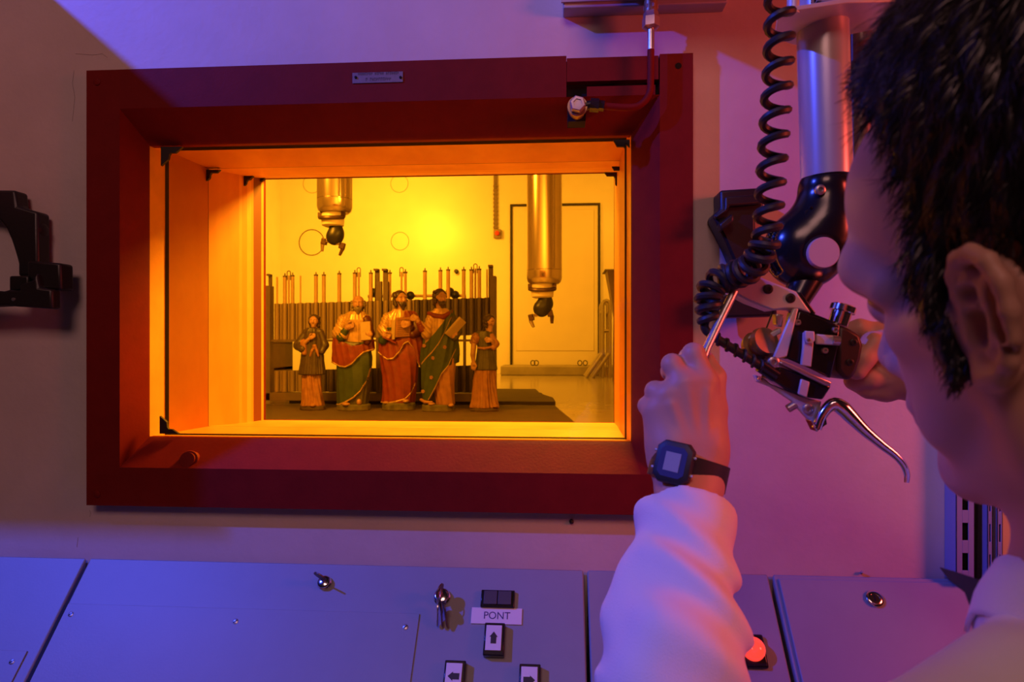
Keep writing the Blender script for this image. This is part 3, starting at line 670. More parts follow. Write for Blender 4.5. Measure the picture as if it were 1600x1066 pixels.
for xx in (xa, xb):
    for z in (CELLZ + .12, zt_ - .12):
        mb = M(); mb.cyl((xx, yt, z), (xx, yt + .35, z), rr * .8, seg=10); build(mb, 'cross_tube', m_tube, tr)
yh = 5.2; h = empty('hopper', (W(968, 0, yh).x, yh, CELLZ), 'dark tapered steel hopper on legs by the right side of the cell', 'hopper')
c = W(974, 420, yh); zt_ = c.z; zb2 = W(0, 500, yh).z
def sq(cx, cy, s, z): return [Vector((cx - s, cy - s, z)), Vector((cx + s, cy - s, z)), Vector((cx + s, cy + s, z)), Vector((cx - s, cy + s, z))]
mb = M(); mb.loft([sq(c.x, yh + .2, .07, zb2), sq(c.x, yh + .2, .15, zt_ - .01), sq(c.x, yh + .2, .175, zt_ - .01), sq(c.x, yh + .2, .175, zt_)], smooth=False); build(mb, 'hopper_body', m_post, h)
for sx in (-1, 1):
    for sy in (-1, 1): mb = M(); mb.cyl((c.x + sx * .07, yh + .2 + sy * .07, CELLZ + .002), (c.x + sx * .06, yh + .2 + sy * .06, zb2 + .03), .012, seg=8); build(mb, 'leg', m_post, h)

# ------------------------------------------------------------------ slave manipulator arms
m_sl = mat('polished_arm_steel', (0.55, 0.44, 0.32), 0.22, .9, noise=.15, nscale=5, stretch=(1, 1, .15))
m_sleeve_w = mat('pale_collar', (0.72, 0.60, 0.40), .4)
m_brown = mat('dark_bronze', (0.10, 0.055, 0.03), .4, .5)
def slave(px, ybot, ys, lean, flip, label, name='slave_manipulator', jaw=0.0):
    s = (ys - CAM.y) / 1000; c = W(px, ybot, ys); o = empty(name, c, label, 'manipulator arm', 'slave manipulator arms in the cell')
    R_ = 27.5 * s; P = lambda dx, dz, dy=0: Vector((c.x + dx * s * flip, c.y + dy * s, c.z - dz * s))
    mb = M(); mb.lathe((c.x, c.y, c.z), (0, 0, 1), [(0, R_ * .80), (3 * s, R_ * .93), (9 * s, R_), (20 * s, R_), (20.4 * s, R_ * .975), (21 * s, R_ * .975), (21.4 * s, R_), (2.3, R_)], 36); build(mb, 'arm_tube', m_sl, o)
    mb = M(); mb.cyl((c.x + R_ * .55 * flip, c.y - R_ * .85, c.z + 22 * s), (c.x + R_ * .55 * flip, c.y - R_ * .85, c.z + 2.2), .004, seg=6); build(mb, 'arm_seam', m_post, o)
    mb = M(); mb.lathe(P(-3, 10), (0, 0, 1), [(-12 * s, 13 * s), (-10 * s, 17 * s), (0, 18 * s), (2 * s, 17.5 * s), (12 * s, 17 * s)], 28); build(mb, 'wrist_collar', m_sleeve_w, o)
    arc = [P(-3, 10) + Vector((20 * s * math.cos(t), 20 * s * math.sin(t), (3 - 4 * math.sin(-t)) * s)) for t in np.linspace(-2.9, -.3, 15)]
    mb = M(); mb.sweep(arc, 3.2 * s, 8); build(mb, 'wrist_band', m_brown, o)
    for k in (0, -1):
        mb = M(); mb.obox(arc[k] + Vector((0, 0, 4 * s)), Vector((1, 0, 0)), Vector((0, 1, 0)), UP, 3 * s, 2 * s, 4 * s); build(mb, 'band_clip', m_brown, o)
    sd = SD(); sd.con(P(1, 18), P(4, 30), 10 * s, 10 * s, k=.01); sd.ell(P(lean, 38), 13.5 * s, k=8 * s); pts, q = sd.mesh(1.6 * s)
    build_np(pts, q, 'wrist_joint', m_black, o)
    # gripper
    g = P(lean - 2, 47); th = math.radians(jaw); ex = Vector((math.cos(th) * flip, 0, -math.sin(th))); ez = Vector((math.sin(th) * flip, 0, math.cos(th)))
    mb = M(); mb.obox(g, ex, Vector((0, 1, 0)), ez, 14 * s, 4 * s, 2.6 * s); build(mb, 'gripper_bar', m_sl, o, bevel=.003)
    mb = M(); mb.lathe(g + ez * 3 * s, ez, [(0, 6 * s), (5 * s, 6 * s)], 14); build(mb, 'gripper_pivot', m_brown, o)
    for sx in (-1, 1):
        a = g + ex * (sx * 13 * s); mb = M(); mb.obox(a - ez * 2 * s + ex * sx * 2 * s, ex, Vector((0, 1, 0)), ez, 4.5 * s, 4 * s, 5 * s); build(mb, 'finger_knuckle', m_brown, o, bevel=.003)
        mb = M(); b = a - ez * 6 * s + ex * sx * 4 * s; e_ = a - ez * 18 * s + ex * (sx * 1.5 * s)
        mb.sweep([b, b.lerp(e_, .5), e_], [3.4 * s, 2.8 * s, 2.2 * s], 8); build(mb, 'finger', m_brown if sx > 0 else m_sl, o)
    return o
#def build_np(pts, q, name, m, parent=None, it=1):
#    return link(name, np_mesh(smooth_pts(pts, q, it), q, name), m, parent)
slave(523, 333, 1.75, 0, 1, 'steel slave manipulator arm hanging above the bald statue with a narrow gripper', jaw=14)
slave(850.5, 444, 1.75, -4, 1, 'steel slave manipulator arm hanging low in front of the cell door', jaw=-12)
# dark green scrap of tape at the corner of the pane
# ------------------------------------------------------------------ painted statues, modelled in picture pixels of their own plane
YS = FL(620, 643).y
SS = (YS - CAM.y) / 1000
GY = 643.0
P_ = lambda n, c, r=.42, **k: mat('statue_' + n, c, r, noise=k.pop('noise', .3), nscale=k.pop('nscale', 26), bump=.35, bscale=70, **k)
p_skin = P_('skin', (.58, .31, .18)); p_gold = P_('gold', (.66, .41, .17), .34, metal=.3); p_red = P_('red', (.27, .045, .018)); p_dred = P_('dark_red', (.12, .025, .014))
p_green = P_('green', (.055, .085, .022)); p_olive = P_('olive', (.10, .085, .045)); p_dark = P_('dark_brown', (.085, .055, .035)); p_hair = P_('brown_hair', (.075, .045, .025), .35)
p_grey = P_('grey_hair', (.26, .20, .11)); p_orange = P_('orange_robe', (.45, .20, .08)); p_page = P_('page', (.62, .46, .25), noise=.1); p_base = P_('mossy_base', (.17, .15, .055), .7, noise=.5)
p_dbase = P_('dark_base', (.09, .06, .035), .7); p_ink = P_('ink', (.10, .05, .02))
class St:
    """local axes: x = picture px, y = depth px (negative towards the window), z = GY - picture row"""
    def __init__(s, px0, label, dy=0, h=.85):
        s.px0 = px0; s.h = h; s.o = empty('statue', W(px0, GY, YS), label, 'statue', 'painted wooden statues'); s.o.location.z = CELLZ + .0068; s.o.location.y += dy * SS; s.sd = None
    def part(s, name, m, disp=None, it=1):
        pts, q = s.sd.mesh(s.h, disp); pts = smooth_pts(pts, q, it); b = s.o.location
        wp = np.stack([b.x + (pts[:, 0] - s.px0) * SS, b.y + pts[:, 1] * SS, b.z + pts[:, 2] * SS], 1)
        o = link(name, np_mesh(wp, q, name), m, s.o); s.sd = None; return o
    def new(s): s.sd = SD(); return s
    def e(s, x, py, y, rx, rz, ry, k=2, op='+', R=None): s.sd.ell((x, y, GY - py), (rx, ry, rz), k, op, R); return s
    def c(s, a, b, ra, rb=None, k=2, op='+'): s.sd.con((a[0], a[2], GY - a[1]), (b[0], b[2], GY - b[1]), ra, rb, k, op); return s
    def ch(s, pts, rs, k=2, op='+'):
        for i in range(len(pts) - 1): s.c(pts[i], pts[i + 1], rs[i] if hasattr(rs, '__len__') else rs, rs[i + 1] if hasattr(rs, '__len__') else rs, k, op)
        return s
    def loft(s, st, folds=0, amp=0., ph=0., twist=0., k=2., grow=0.):
        """st rows: (py, x left, x right, half depth, y centre); folds ripple round the body"""
        st = sorted(st, key=lambda r: -r[0]); zz = np.array([GY - r[0] for r in st]); A = [np.array([r[i] for r in st], float) for i in (1, 2, 3, 4)]
        def fn(x, y, z):
            xl, xr, hd, yc = (np.interp(z, zz, a) for a in A); cx = (xl + xr) / 2; rx = (xr - xl) / 2 + grow; ry = hd + grow
            dx = x - cx; dy = y - yc; phi = np.arctan2(dy / ry, dx / rx)
            m = 1.0
            rr = np.sqrt((dx / rx) ** 2 + (dy / ry) ** 2)
            d = (rr - 1) * np.minimum(rx, ry)
            if folds:
                w_ = np.sin(folds * phi + ph + twist * z); w2 = np.sin(folds * .53 * phi + 1.7 * ph - twist * .6 * z + 1)
                d = d + amp * (.65 * np.abs(w_) + .5 * w2 - .3)
            return np.maximum(d, np.maximum(zz[0] - z, z - zz[-1]))
        s.sd.fun(fn, (A[0].min() - 4 - grow, (A[3] - A[2]).min() - 4 - grow, zz[0]), (A[1].max() + 4 + grow, (A[3] + A[2]).max() + 4 + grow, zz[-1]), k); return s
    def cut(s, fn): s.sd.cut(lambda x, y, z: fn(x, y, GY - z)); return s     # fn(x, y, picture row) < 0 keeps
    def base(s, x0, x1, t, m):
        s.new().loft([(GY, x0, x1, (x1 - x0) * .36, 0), (GY - t * .85, x0, x1, (x1 - x0) * .36, 0), (GY - t, x0 + 1.5, x1 - 1.5, (x1 - x0) * .34, 0)], 7, .5); s.part('plinth', m)
    def head(s, x, py, y, turn, size=1.0, nod=0.0, beard=None, hairm=None, bald=False, tilt=0.0):
        """turn in degrees: 0 faces the window, 90 faces picture right"""
        t = math.radians(turn); f = np.array([math.sin(t), -math.cos(t)]); r = np.array([math.cos(t), math.sin(t)]); S = size
        def Q(a, b, c): # a right, b forward, c up
            bb = b * math.cos(nod) + c * math.sin(nod); cc = c * math.cos(nod) - b * math.sin(nod)
            return (x + S * (r[0] * a + f[0] * bb), py - S * cc, y + S * (r[1] * a + f[1] * bb))
        E = lambda p, q, k=2, op='+': s.e(p[0], p[1], p[2], q * S, q * S, q * S, k * S, op)
        s.new(); s.e(*Q(0, -.5, 2.5), 9.2 * S, 10.2 * S, 9.2 * S, 3); s.c(Q(0, 3, -1), Q(0, 4, -8), 7.2 * S, 5 * S, 3 * S)
        s.c(Q(0, 8.2, 3), Q(0, 10.8, -2.2), 1.3 * S, 1.9 * S, 1.2 * S)                    # nose
        s.c(Q(-5, 7.2, 4.4), Q(5, 7.2, 4.4), 1.9 * S, None, 2 * S)                          # brow
        for sx in (-1, 1): E(Q(sx * 3.5, 8.8, 1.6), 1.9, 1.2, '-'); E(Q(sx * 3.4, 7.2, 1.3), 1.75, .6); E(Q(sx * 4.6, 6.0, -2.6), 2.6, 2)
        s.c(Q(-2.2, 8.3, -6), Q(2.2, 8.3, -6), 1.1 * S, None, 1 * S); E(Q(0, 7.2, -10), 2.6, 2)
        s.c(Q(0, -1.5, -6), (x - 0, py + 19 * S, y), 5.4 * S, 6.2 * S, 3 * S); s.part('head', p_skin, it=1)
        if hairm is not None:
            s.new(); rn = random.Random(int(x))
            if not bald: s.e(*Q(0, -1.8, 4.6), 10.2 * S, 10.2 * S, 9.9 * S, 2)
            for i in range(46):
                a = rn.uniform(70, 290); hgt = rn.uniform(-11, 9 if not bald else 3); ar = math.radians(a); wd = 9.6 if hgt > -4 else 9.0
                p = Q(wd * math.sin(ar), wd * math.cos(ar) - 1, hgt); s.e(*p, rn.uniform(2, 3.2) * S, rn.uniform(2, 3.4) * S, 2.6 * S, 1.2)
            if not bald: s.cut_head = Q
            fx, fy = f; 
            face = lambda X, Y, R_: -(np.sqrt(((X - Q(0, 10, -3)[0])) ** 2 + ((Y - Q(0, 10, -3)[2])) ** 2 + ((R_ - Q(0, 10, -3 + (3 if not bald else 0))[1]) * .72) ** 2) - 8.6 * S)
            s.cut(face); s.part('hair', hairm, lambda X, Y, Z: .55 * np.sin(1.5 * X + .8 * Z) * np.sin(1.3 * Z + Y))
        if beard is not None:
            s.new(); s.c(Q(0, 7.2, -8.5), Q(0, 7.6, -15), 4.6 * S, 2.4 * S, 3 * S)
            for sx in (-1, 1): s.c(Q(sx * 5.6, 4, -3), Q(sx * 3, 6.8, -9), 2.4 * S, 3 * S, 2 * S); s.c(Q(sx * .6, 9.6, -4.2), Q(sx * 3.6, 8.4, -6), .9 * S, .8 * S, 1)
            s.part('beard', beard, lambda X, Y, Z: .6 * np.sin(1.8 * X + .3 * Z) * np.sin(.9 * Z + 1.2 * Y), it=0)
        return Q
    def hand(s, x, py, y, a, b, size=1.0, curl=.5, m=None, spread=.26):
        """palm at (x,py,y); fingers point along angle a in the picture (deg, 0 = right, 90 = up), b bends them towards the window"""
        S = size; t = math.radians(a); d = (math.cos(t), -math.sin(t)); n = (math.sin(t), math.cos(t))
        s.new(); s.e(x, py, y, 4.0 * S, 4.0 * S, 2.8 * S, 1.5)
        for i in range(4):
            o = (i - 1.5) * 1.9 * S; L1 = (4.2, 5.0, 4.6, 3.6)[i] * S
            p0 = (x + d[0] * 2 * S + n[0] * o, py + d[1] * 2 * S + n[1] * o, y)
            p1 = (p0[0] + d[0] * L1, p0[1] + d[1] * L1, y - 1.6 * S * b); p2 = (p1[0] + d[0] * L1 * (.7 - curl), p1[1] + d[1] * L1 * (.7 - curl), p1[2] + 4 * S * curl)
            s.ch([p0, p1, p2], [1.15 * S, 1.05 * S, .85 * S], .7)
        q = (x - n[0] * 3 * S, py - n[1] * 3 * S, y - 1.2 * S); s.ch([q, (q[0] + d[0] * 3 * S - n[0] * 1.5 * S, q[1] + d[1] * 3 * S - n[1] * 1.5 * S, q[2] - 1.4 * S), (q[0] + d[0] * 5.6 * S - n[0] * 1 * S, q[1] + d[1] * 5.6 * S - n[1] * 1 * S, q[2] - 1.6 * S)], [1.4 * S, 1.2 * S, .95 * S], .8)
        s.part('hand', m or p_skin, it=0)
    def box(s, name, c, ex, ey, ez, hx, hy, hz, m):
        b = s.o.location; V = lambda v: Vector((v[0], v[2], -v[1])); p = Vector((b.x + (c[0] - s.px0) * SS, b.y + c[2] * SS, b.z + (GY - c[1]) * SS))
        mb = M(); mb.obox(p, V(ex).normalized(), V(ey).normalized(), V(ez).normalized(), hx * SS, hy * SS, hz * SS); return build(mb, name, m, s.o, bevel=.0012)
    def lines(s, c, ex, ey, ez, hx, hy, hz, rows):
        for i in range(rows):
            v = -1 + 2 * (i + .7) / rows; cc = [c[j] + ey[j] * hy * v * .85 + ez[j] * (hz + .12) for j in range(3)]
            s.box('text_line', cc, ex, ey, ez, hx * .78, .38, .12, p_ink)
def hemband(s, st, curve, wd, m, name, grow, folds=0, amp=0, ph=0, twist=0, cond=None):
    xs_ = np.array([p[0] for p in curve], float); ys_ = np.array([p[1] for p in curve], float)
    s.new().loft(st, folds, amp, ph, twist, grow=grow)
    s.cut(lambda x, y, r: np.abs(r - np.interp(x, xs_, ys_)) - wd)
    s.cut(lambda x, y, r: np.maximum(xs_[0] - x, x - xs_[-1]) + 0 * y); s.cut(lambda x, y, r: y + 0 * x + 0 * r)
    if cond: s.cut(cond)
    return s.part(name, m)

# --- altar boy, front view, dark surplice -------------------------------------------------
s = St(489, 'small statue of a boy in a dark surplice with one hand on his chest')
s.base(468, 510, 6.5, p_dbase)
s.new().loft([(637, 469, 507, 15, 0), (628, 472, 505, 14, 0), (600, 473, 502, 12, 0), (584, 474, 501, 11, 0)], 9, 2.6, .4, .06); s.part('under_robe', p_orange)
s.new().e(494, 635, -13, 5, 3, 5, 1).e(478, 636, -9, 4, 2.5, 4, 1); s.part('shoe', p_orange)
s.new().loft([(587, 466, 509, 16, 0), (570, 469, 507, 14, 0), (548, 472, 505, 12, 0), (530, 473, 503, 11, 0), (518, 474, 502, 10, 0), (512, 480, 499, 8, 0)], 15, 1.3, 0, .0, 3).c((477, 519, 0), (502, 519, 0), 5, 5, 4); s.part('surplice', p_dark)
s.new().ch([(477, 521, 0), (467, 540, -3), (477, 546, -12)], [6, 8, 6.5], 3); s.part('sleeve', p_dark)
s.new().ch([(502, 521, 0), (509, 540, -1), (506, 550, -6)], [5.5, 6, 5], 3); s.part('sleeve', p_dark)
s.new().ch([(478, 535, -11), (480, 552, -12)], [5, 4.5], 2); s.part('cuff', p_orange, lambda X, Y, Z: .5 * np.sin(1.6 * X))
s.new().ch([(481, 536, -13), (488, 530, -14)], [3.2, 2.8], 2); s.part('forearm', p_skin)
s.hand(491, 528, -14, 35, .2, .95, .25)
s.new().ch([(496, 541, -11), (492, 549, -12), (489, 557, -12)], [2.2, 2, 1.6], 2).ch([(497, 541, -11), (500, 550, -11), (502, 557, -11)], [2.2, 2, 1.6], 2).e(496, 541, -12, 3.4, 2.4, 2, 1); s.part('sash_bow', p_orange)
s.head(491, 502, -1, 8, .80, 0, None, p_hair)

# --- bald bearded man in green robe --------------------------------------------------------
s = St(553, 'tall statue of a bald bearded man in gold, red and green robes holding a book')
s.base(526, 580, 10, p_base)
s.new().loft([(634, 532, 576, 16, 0), (600, 531, 580, 16, 0), (560, 532, 578, 15, 0)], 8, 1.6, .6); s.part('under_robe', p_olive)
s.new().e(546, 632.5, -17, 6.5, 3, 6, 1).e(566, 629, -15, 4, 5, 4, 1); s.part('foot', p_skin)
stg = [(635, 527, 573, 18, -1), (620, 527, 577, 18, -1), (595, 527, 582, 18, -1), (560, 526, 584, 17, 0), (535, 528, 580, 15, 0)]
hem = [(524, 634), (532, 634), (545, 629), (558, 622), (568, 612), (576, 598), (582, 575), (588, 555)]
hx, hy = np.array([p[0] for p in hem], float), np.array([p[1] for p in hem], float)
s.new().loft(stg, 6, 1.5, .9, .03); s.cut(lambda x, y, r: r - np.interp(x, hx, hy) + 0 * y); s.part('robe', p_green)
hemband(s, stg, hem, 1.5, p_gold, 'robe_hem', .9, 6, 1.5, .9, .03)
s.new().loft([(545, 532, 578, 15, 0), (520, 532, 577, 14, 0), (500, 531, 578, 13, 0), (492, 536, 574, 11, 0), (486, 546, 571, 8, 0)], 11, .8, .3, 0, 4).e(536, 500, 0, 8, 8, 9, 4).e(575, 500, 0, 6, 8, 8, 4); s.part('tunic', p_gold)
# red cloak over the right shoulder and round the hips
stc = [(580, 520, 586, 19, 0), (560, 519, 587, 20, -1), (540, 519, 585, 20, -1), (520, 521, 583, 17, 0), (505, 525, 580, 14, 0), (494, 531, 577, 12, 0)]
lo = [(516, 566), (524, 568), (535, 573), (545, 574), (556, 569), (564, 560), (573, 551), (590, 545)]; up = [(516, 480), (530, 480), (533, 500), (540, 534), (556, 541), (570, 539), (590, 528)]
lx, ly = np.array(lo, float).T; ux, uy = np.array(up, float).T
s.new().loft(stc, 9, 1.6, .2, .05); s.cut(lambda x, y, r: r - np.interp(x, lx, ly) + 0 * y); s.cut(lambda x, y, r: np.where(y < 2, (np.interp(x, ux, uy) - r), -1.0)); s.part('cloak', p_red)
hemband(s, stc, lo, 1.4, p_gold, 'cloak_hem', .8, 9, 1.6, .2, .05)
s.new().ch([(530, 497, 0), (523, 520, -2), (522, 560, 0)], [2.6, 2.2, 1.8], 2); s.part('cloak_edge', p_gold)
s.new().ch([(537, 500, -2), (531, 521, -8), (540, 525, -15)], [9, 9.5, 8], 4); s.part('sleeve', p_gold, lambda X, Y, Z: .5 * np.sin(.9 * X + .8 * Z))
s.new().c((538, 527, -15), (545, 517, -17), 8, 5.5, 2); s.part('cuff', p_green)
s.hand(551, 511, -19, 25, .5, 1.25, .55); s.new().c((545, 516, -17), (549, 512, -19), 4, 4); s.part('wrist', p_skin)
s.new().ch([(574, 500, -2), (581, 522, -6), (578, 534, -12)], [8, 7, 6], 3); s.part('sleeve', p_dred)
s.box('book', (578, 518, -17), (.93, -.1, .35), (.05, 1, 0), (-.35, 0, .93), 8.5, 15, 2.0, p_dred); s.box('book_page', (577.6, 517.5, -18.9), (.93, -.1, .35), (.05, 1, 0), (-.35, 0, .93), 7.6, 14.3, .5, p_page)
s.hand(584, 523, -16, 120, .2, 1.05, .3)
s.new().c((535, 536, -14), (565, 538, -14), 3, 3, 1).c((548, 541, -15), (560, 541, -15), 3.5, 3.5, 2); s.part('belt', p_olive)
s.head(561, 474, -3, 12, 1.0, .12, p_grey, p_grey, True)

# --- man with open book, red cloak ---------------------------------------------------------
s = St(625, 'tall statue of a dark-bearded man in a red cloak holding up an open book', 9)
s.base(594, 648, 12, p_base)
s.new().e(636, 628, -15, 5, 3, 6, 1).e(604, 631, -13, 5, 2.5, 5, 1); s.part('foot', p_skin)
str_ = [(632, 594, 646, 17, 0), (620, 596, 648, 17, 0), (590, 595, 652, 17, 0), (555, 590, 656, 18, 0), (525, 592, 655, 15, 0)]
s.new().loft(str_, 7, 2.0, 1.1, .035); s.part('robe', p_red)
hem = [(594, 631), (606, 632), (618, 629), (632, 626), (642, 619), (648, 606), (651, 590), (649, 578), (653, 560)]
hemband(s, str_, [(592, 631), (604, 632), (620, 629), (634, 625), (643, 616), (649, 600)], 1.5, p_gold, 'robe_hem', .9, 7, 2.0, 1.1, .035)
s.new().loft([(545, 596, 650, 15, 0), (515, 595, 648, 14, 0), (500, 596, 646, 13, 0), (490, 602, 642, 11, 0), (482, 612, 634, 8, 0)], 12, .8, .2, 0, 4).e(604, 497, 0, 9, 9, 10, 4); s.part('tunic', p_gold)
s.box('belt', (613, 513.5, -15.5), (1, 0, -.2), (0, 1, 0), (.2, 0, 1), 8, 1.6, 1, p_green)
stc = [(585, 589, 660, 19, 0), (560, 588, 660, 20, 0), (535, 589, 660, 19, 0), (510, 592, 658, 16, 0), (495, 598, 652, 13, 0), (485, 606, 645, 11, 0)]
lo = [(586, 548), (596, 556), (606, 562), (616, 561), (626, 551), (634, 537), (640, 534), (648, 545), (653, 566), (664, 585)]; up = [(586, 528), (596, 532), (606, 534), (620, 532), (628, 520), (632, 486), (664, 480)]
lx3, ly3 = np.array(lo, float).T; ux3, uy3 = np.array(up, float).T
s.new().loft(stc, 9, 1.5, .7, .05); s.cut(lambda x, y, r: r - np.interp(x, lx3, ly3) + 0 * y); s.cut(lambda x, y, r: np.where(y < 2, (np.interp(x, ux3, uy3) - r), -1.0)); s.part('cloak', p_red)
hemband(s, stc, lo, 1.4, p_gold, 'cloak_hem', .8, 9, 1.5, .7, .05)
s.new().ch([(604, 497, -2), (598, 516, -8), (604, 524, -15)], [9.5, 9, 7], 4); s.part('sleeve', p_gold, lambda X, Y, Z: .5 * np.sin(.9 * X + .8 * Z))
s.new().c((599, 532, -14), (603, 528, -17), 7.5, 6, 2); s.part('cuff', p_green)
s.hand(604, 524, -21, -10, .2, 1.25, .5)
s.new().ch([(644, 497, -1), (654, 517, -6), (647, 523, -14)], [8, 9, 6.5], 4); s.part('sleeve', p_dred)
ex, ey, ez = (.92, -.06, .38), (-.05, 1, 0), (-.38, 0, .92); ez = (.38, 0, -.92)
s.box('book', (633, 512, -20), ex, ey, ez, 12.5, 16, 1.2, p_dred); s.box('book_page', (633, 511.5, -21.6), ex, ey, ez, 11.6, 15.2, .6, p_orange)
s.lines((633, 511.5, -21.6), ex, ey, ez, 11.6, 15.2, .6, 9)
ex2 = (.75, .25, -.6); s.box('book_page', (617, 516, -20), (.62, 0, -.78), ey, (.78, 0, .62), 5.5, 15, .9, p_page)
s.box('book_page', (612, 531, -21), (1, .45, 0), (0, .3, -1), (0, 1, .3), 12, 5, .8, p_red)
s.hand(641, 507, -25, 172, .4, 1.3, .35)
s.head(624, 467, -2, 48, 1.02, .0, p_hair, p_hair)

# --- man with green cloak ------------------------------------------------------------------
s = St(688, 'tall statue of a dark-haired man in a green cloak reading a tilted white book', -6)
s.base(660, 712, 11, p_base)
s.new().loft([(633, 684, 713, 14, -2), (600, 680, 712, 15, -1), (560, 676, 714, 15, 0)], 6, 1.8, .5, .04); s.part('under_robe', p_orange)
s.new().e(678, 631, -14, 5.5, 3, 6, 1).e(708, 633, -12, 4.5, 3, 6, 1); s.part('foot', p_skin)
s.new().ch([(661, 625, -11), (668, 628, -15), (679, 628, -17)], [2.6, 2.4, 2], 2); s.part('robe_hem', p_orange)
stg = [(628, 662, 700, 17, 0), (610, 661, 704, 18, 0), (575, 659, 717, 18, 0), (545, 659, 718, 18, 0), (520, 662, 716, 16, 0), (500, 668, 713, 13, 0), (486, 676, 711, 11, 0)]
dg = [(650, 548), (660, 543), (672, 533), (684, 520), (695, 505), (703, 490), (712, 470), (722, 460)]; lw = [(655, 628), (672, 626), (684, 606), (694, 584), (704, 572), (720, 566)]
dx_, dy_ = np.array(dg, float).T; wx_, wy_ = np.array(lw, float).T
s.new().loft(stg, 7, 1.8, .3, -.05); s.cut(lambda x, y, r: np.where(y < 3, np.interp(x, dx_, dy_) - r, -1.0)); s.cut(lambda x, y, r: r - np.interp(x, wx_, wy_) + 0 * y); s.part('cloak', p_green)
hemband(s, stg, [(660, 570), (668, 561), (680, 550), (690, 537), (697, 523), (703, 508), (708, 496)], 1.5, p_gold, 'cloak_hem', .9, 7, 1.8, .3, -.05)
hemband(s, stg, [(672, 626), (684, 606), (694, 584), (704, 572), (715, 545)], 1.5, p_gold, 'cloak_hem', .9, 7, 1.8, .3, -.05)
for x, r in ((666, 541), (699, 543), (681, 560), (678, 590), (664, 612)):
    s.new(); yy = -17.5 + (abs(x - 688) / 29) ** 2 * 9
    for a in range(5): s.e(x + 2 * math.cos(a * 1.257), r + 2 * math.sin(a * 1.257), yy, 1.5, 1.5, 2, .4)
    s.part('painted_flower', p_orange)
s.new().loft([(545, 664, 714, 15, 0), (515, 666, 712, 14, 0), (498, 668, 709, 12, 0), (488, 674, 706, 10, 0), (482, 680, 700, 8, 0)], 12, .9, .2, 0, 4).e(676, 497, 0, 8, 9, 9, 4).e(704, 496, 0, 6, 8, 8, 4); s.part('tunic', p_gold)
s.new().ch([(672, 490, -4), (682, 494, -11), (696, 496, -12), (707, 488, -4)], [3.4, 3.6, 3.8, 3.2], 2); s.part('collar', p_red)
s.new().ch([(675, 500, -3), (670, 522, -9)], [8.5, 8.5], 3).ch([(670, 522, -9), (661, 508, -16)], [8, 5.5], 3); s.part('sleeve', p_gold, lambda X, Y, Z: .5 * np.sin(.9 * X + .8 * Z))
s.new().c((664, 515, -14), (660, 507, -17), 6.2, 5.2, 2); s.part('cuff', p_red)
s.new().c((660, 508, -17), (657, 502, -18), 3.6, 3.8); s.part('wrist', p_skin); s.hand(655, 499, -19, 150, .5, 1.15, .55)
s.new().ch([(708, 498, 0), (717, 518, -5), (714, 528, -12)], [7.5, 7.5, 6], 3); s.part('sleeve', p_olive)
s.hand(713, 527, -15, 75, .2, 1.1, .4)
ex, ey, ez = (.62, -.78, 0), (.5, .42, .75), (-.58, -.46, .66); ez = (.585, .465, -.65)
ex = Vector((.66, -.75, .05)).normalized(); ey = Vector((.45, .45, .77)); ey = (ey - ex * ey.dot(ex)).normalized(); ez = ex.cross(ey); ez = -ez if ez.z > 0 else ez
s.box('book', (716, 513, -18), ex, ey, ez, 17, 8.5, 1.4, p_page); s.box('book_page', Vector((716, 513, -18)) + ez * 1.8, ex, ey, ez, 16, 7.6, .5, p_page)
s.head(689, 466, -2, 46, 1.0, .12, p_hair, p_hair)

# --- youth in short tunic, seen from the side ---------------------------------------------
s = St(757, 'small statue of a curly-haired youth in an olive tunic and pleated skirt')
s.base(734, 780, 5.5, p_dbase)
s.new().loft([(638, 733, 781, 17, 0), (625, 737, 778, 15, 0), (600, 740, 775, 13, 0), (575, 743, 774, 12, 0)], 11, 2.6, .2, .04); s.part('skirt', p_orange)
s.new().e(775, 635, -10, 5, 2.6, 6, 1); s.part('shoe', p_orange)
s.new().loft([(579, 740, 778, 14, 0), (560, 744, 775, 12, 0), (544, 746, 771, 11, 0), (528, 744, 770, 10, 0), (518, 748, 769, 8, 0)], 13, 1.0, .4, 0, 3).c((748, 524, 0), (766, 524, 0), 6, 5, 4); s.part('tunic', p_olive)
s.new().ch([(748, 544, -10), (758, 545, -12.5), (769, 543, -10)], [2, 2.2, 2], 2); s.part('sash', p_orange)
s.new().e(744, 529, -3, 8, 9, 9, 3).e(741, 535, -4, 7, 5, 7, 2); s.part('puff_sleeve', p_orange, lambda X, Y, Z: .5 * np.sin(.9 * X + .9 * Z))
s.new().ch([(741, 538, -6), (740, 555, -10), (741, 566, -11)], [4.4, 3.8, 2.8], 2); s.part('forearm', p_skin); s.hand(741, 569, -11, -88, .1, 1.05, .1)
s.new().ch([(766, 524, -1), (775, 538, -4), (772, 543, -8)], [5.5, 5.5, 5], 3); s.part('sleeve', p_orange)
s.new().ch([(774, 540, -8), (770, 533, -13)], [3.4, 3], 2); s.part('forearm', p_skin); s.hand(767, 532, -14, 165, .2, .95, .25)
s.head(765, 503, -1, 62, .78, .28, None, p_hair)
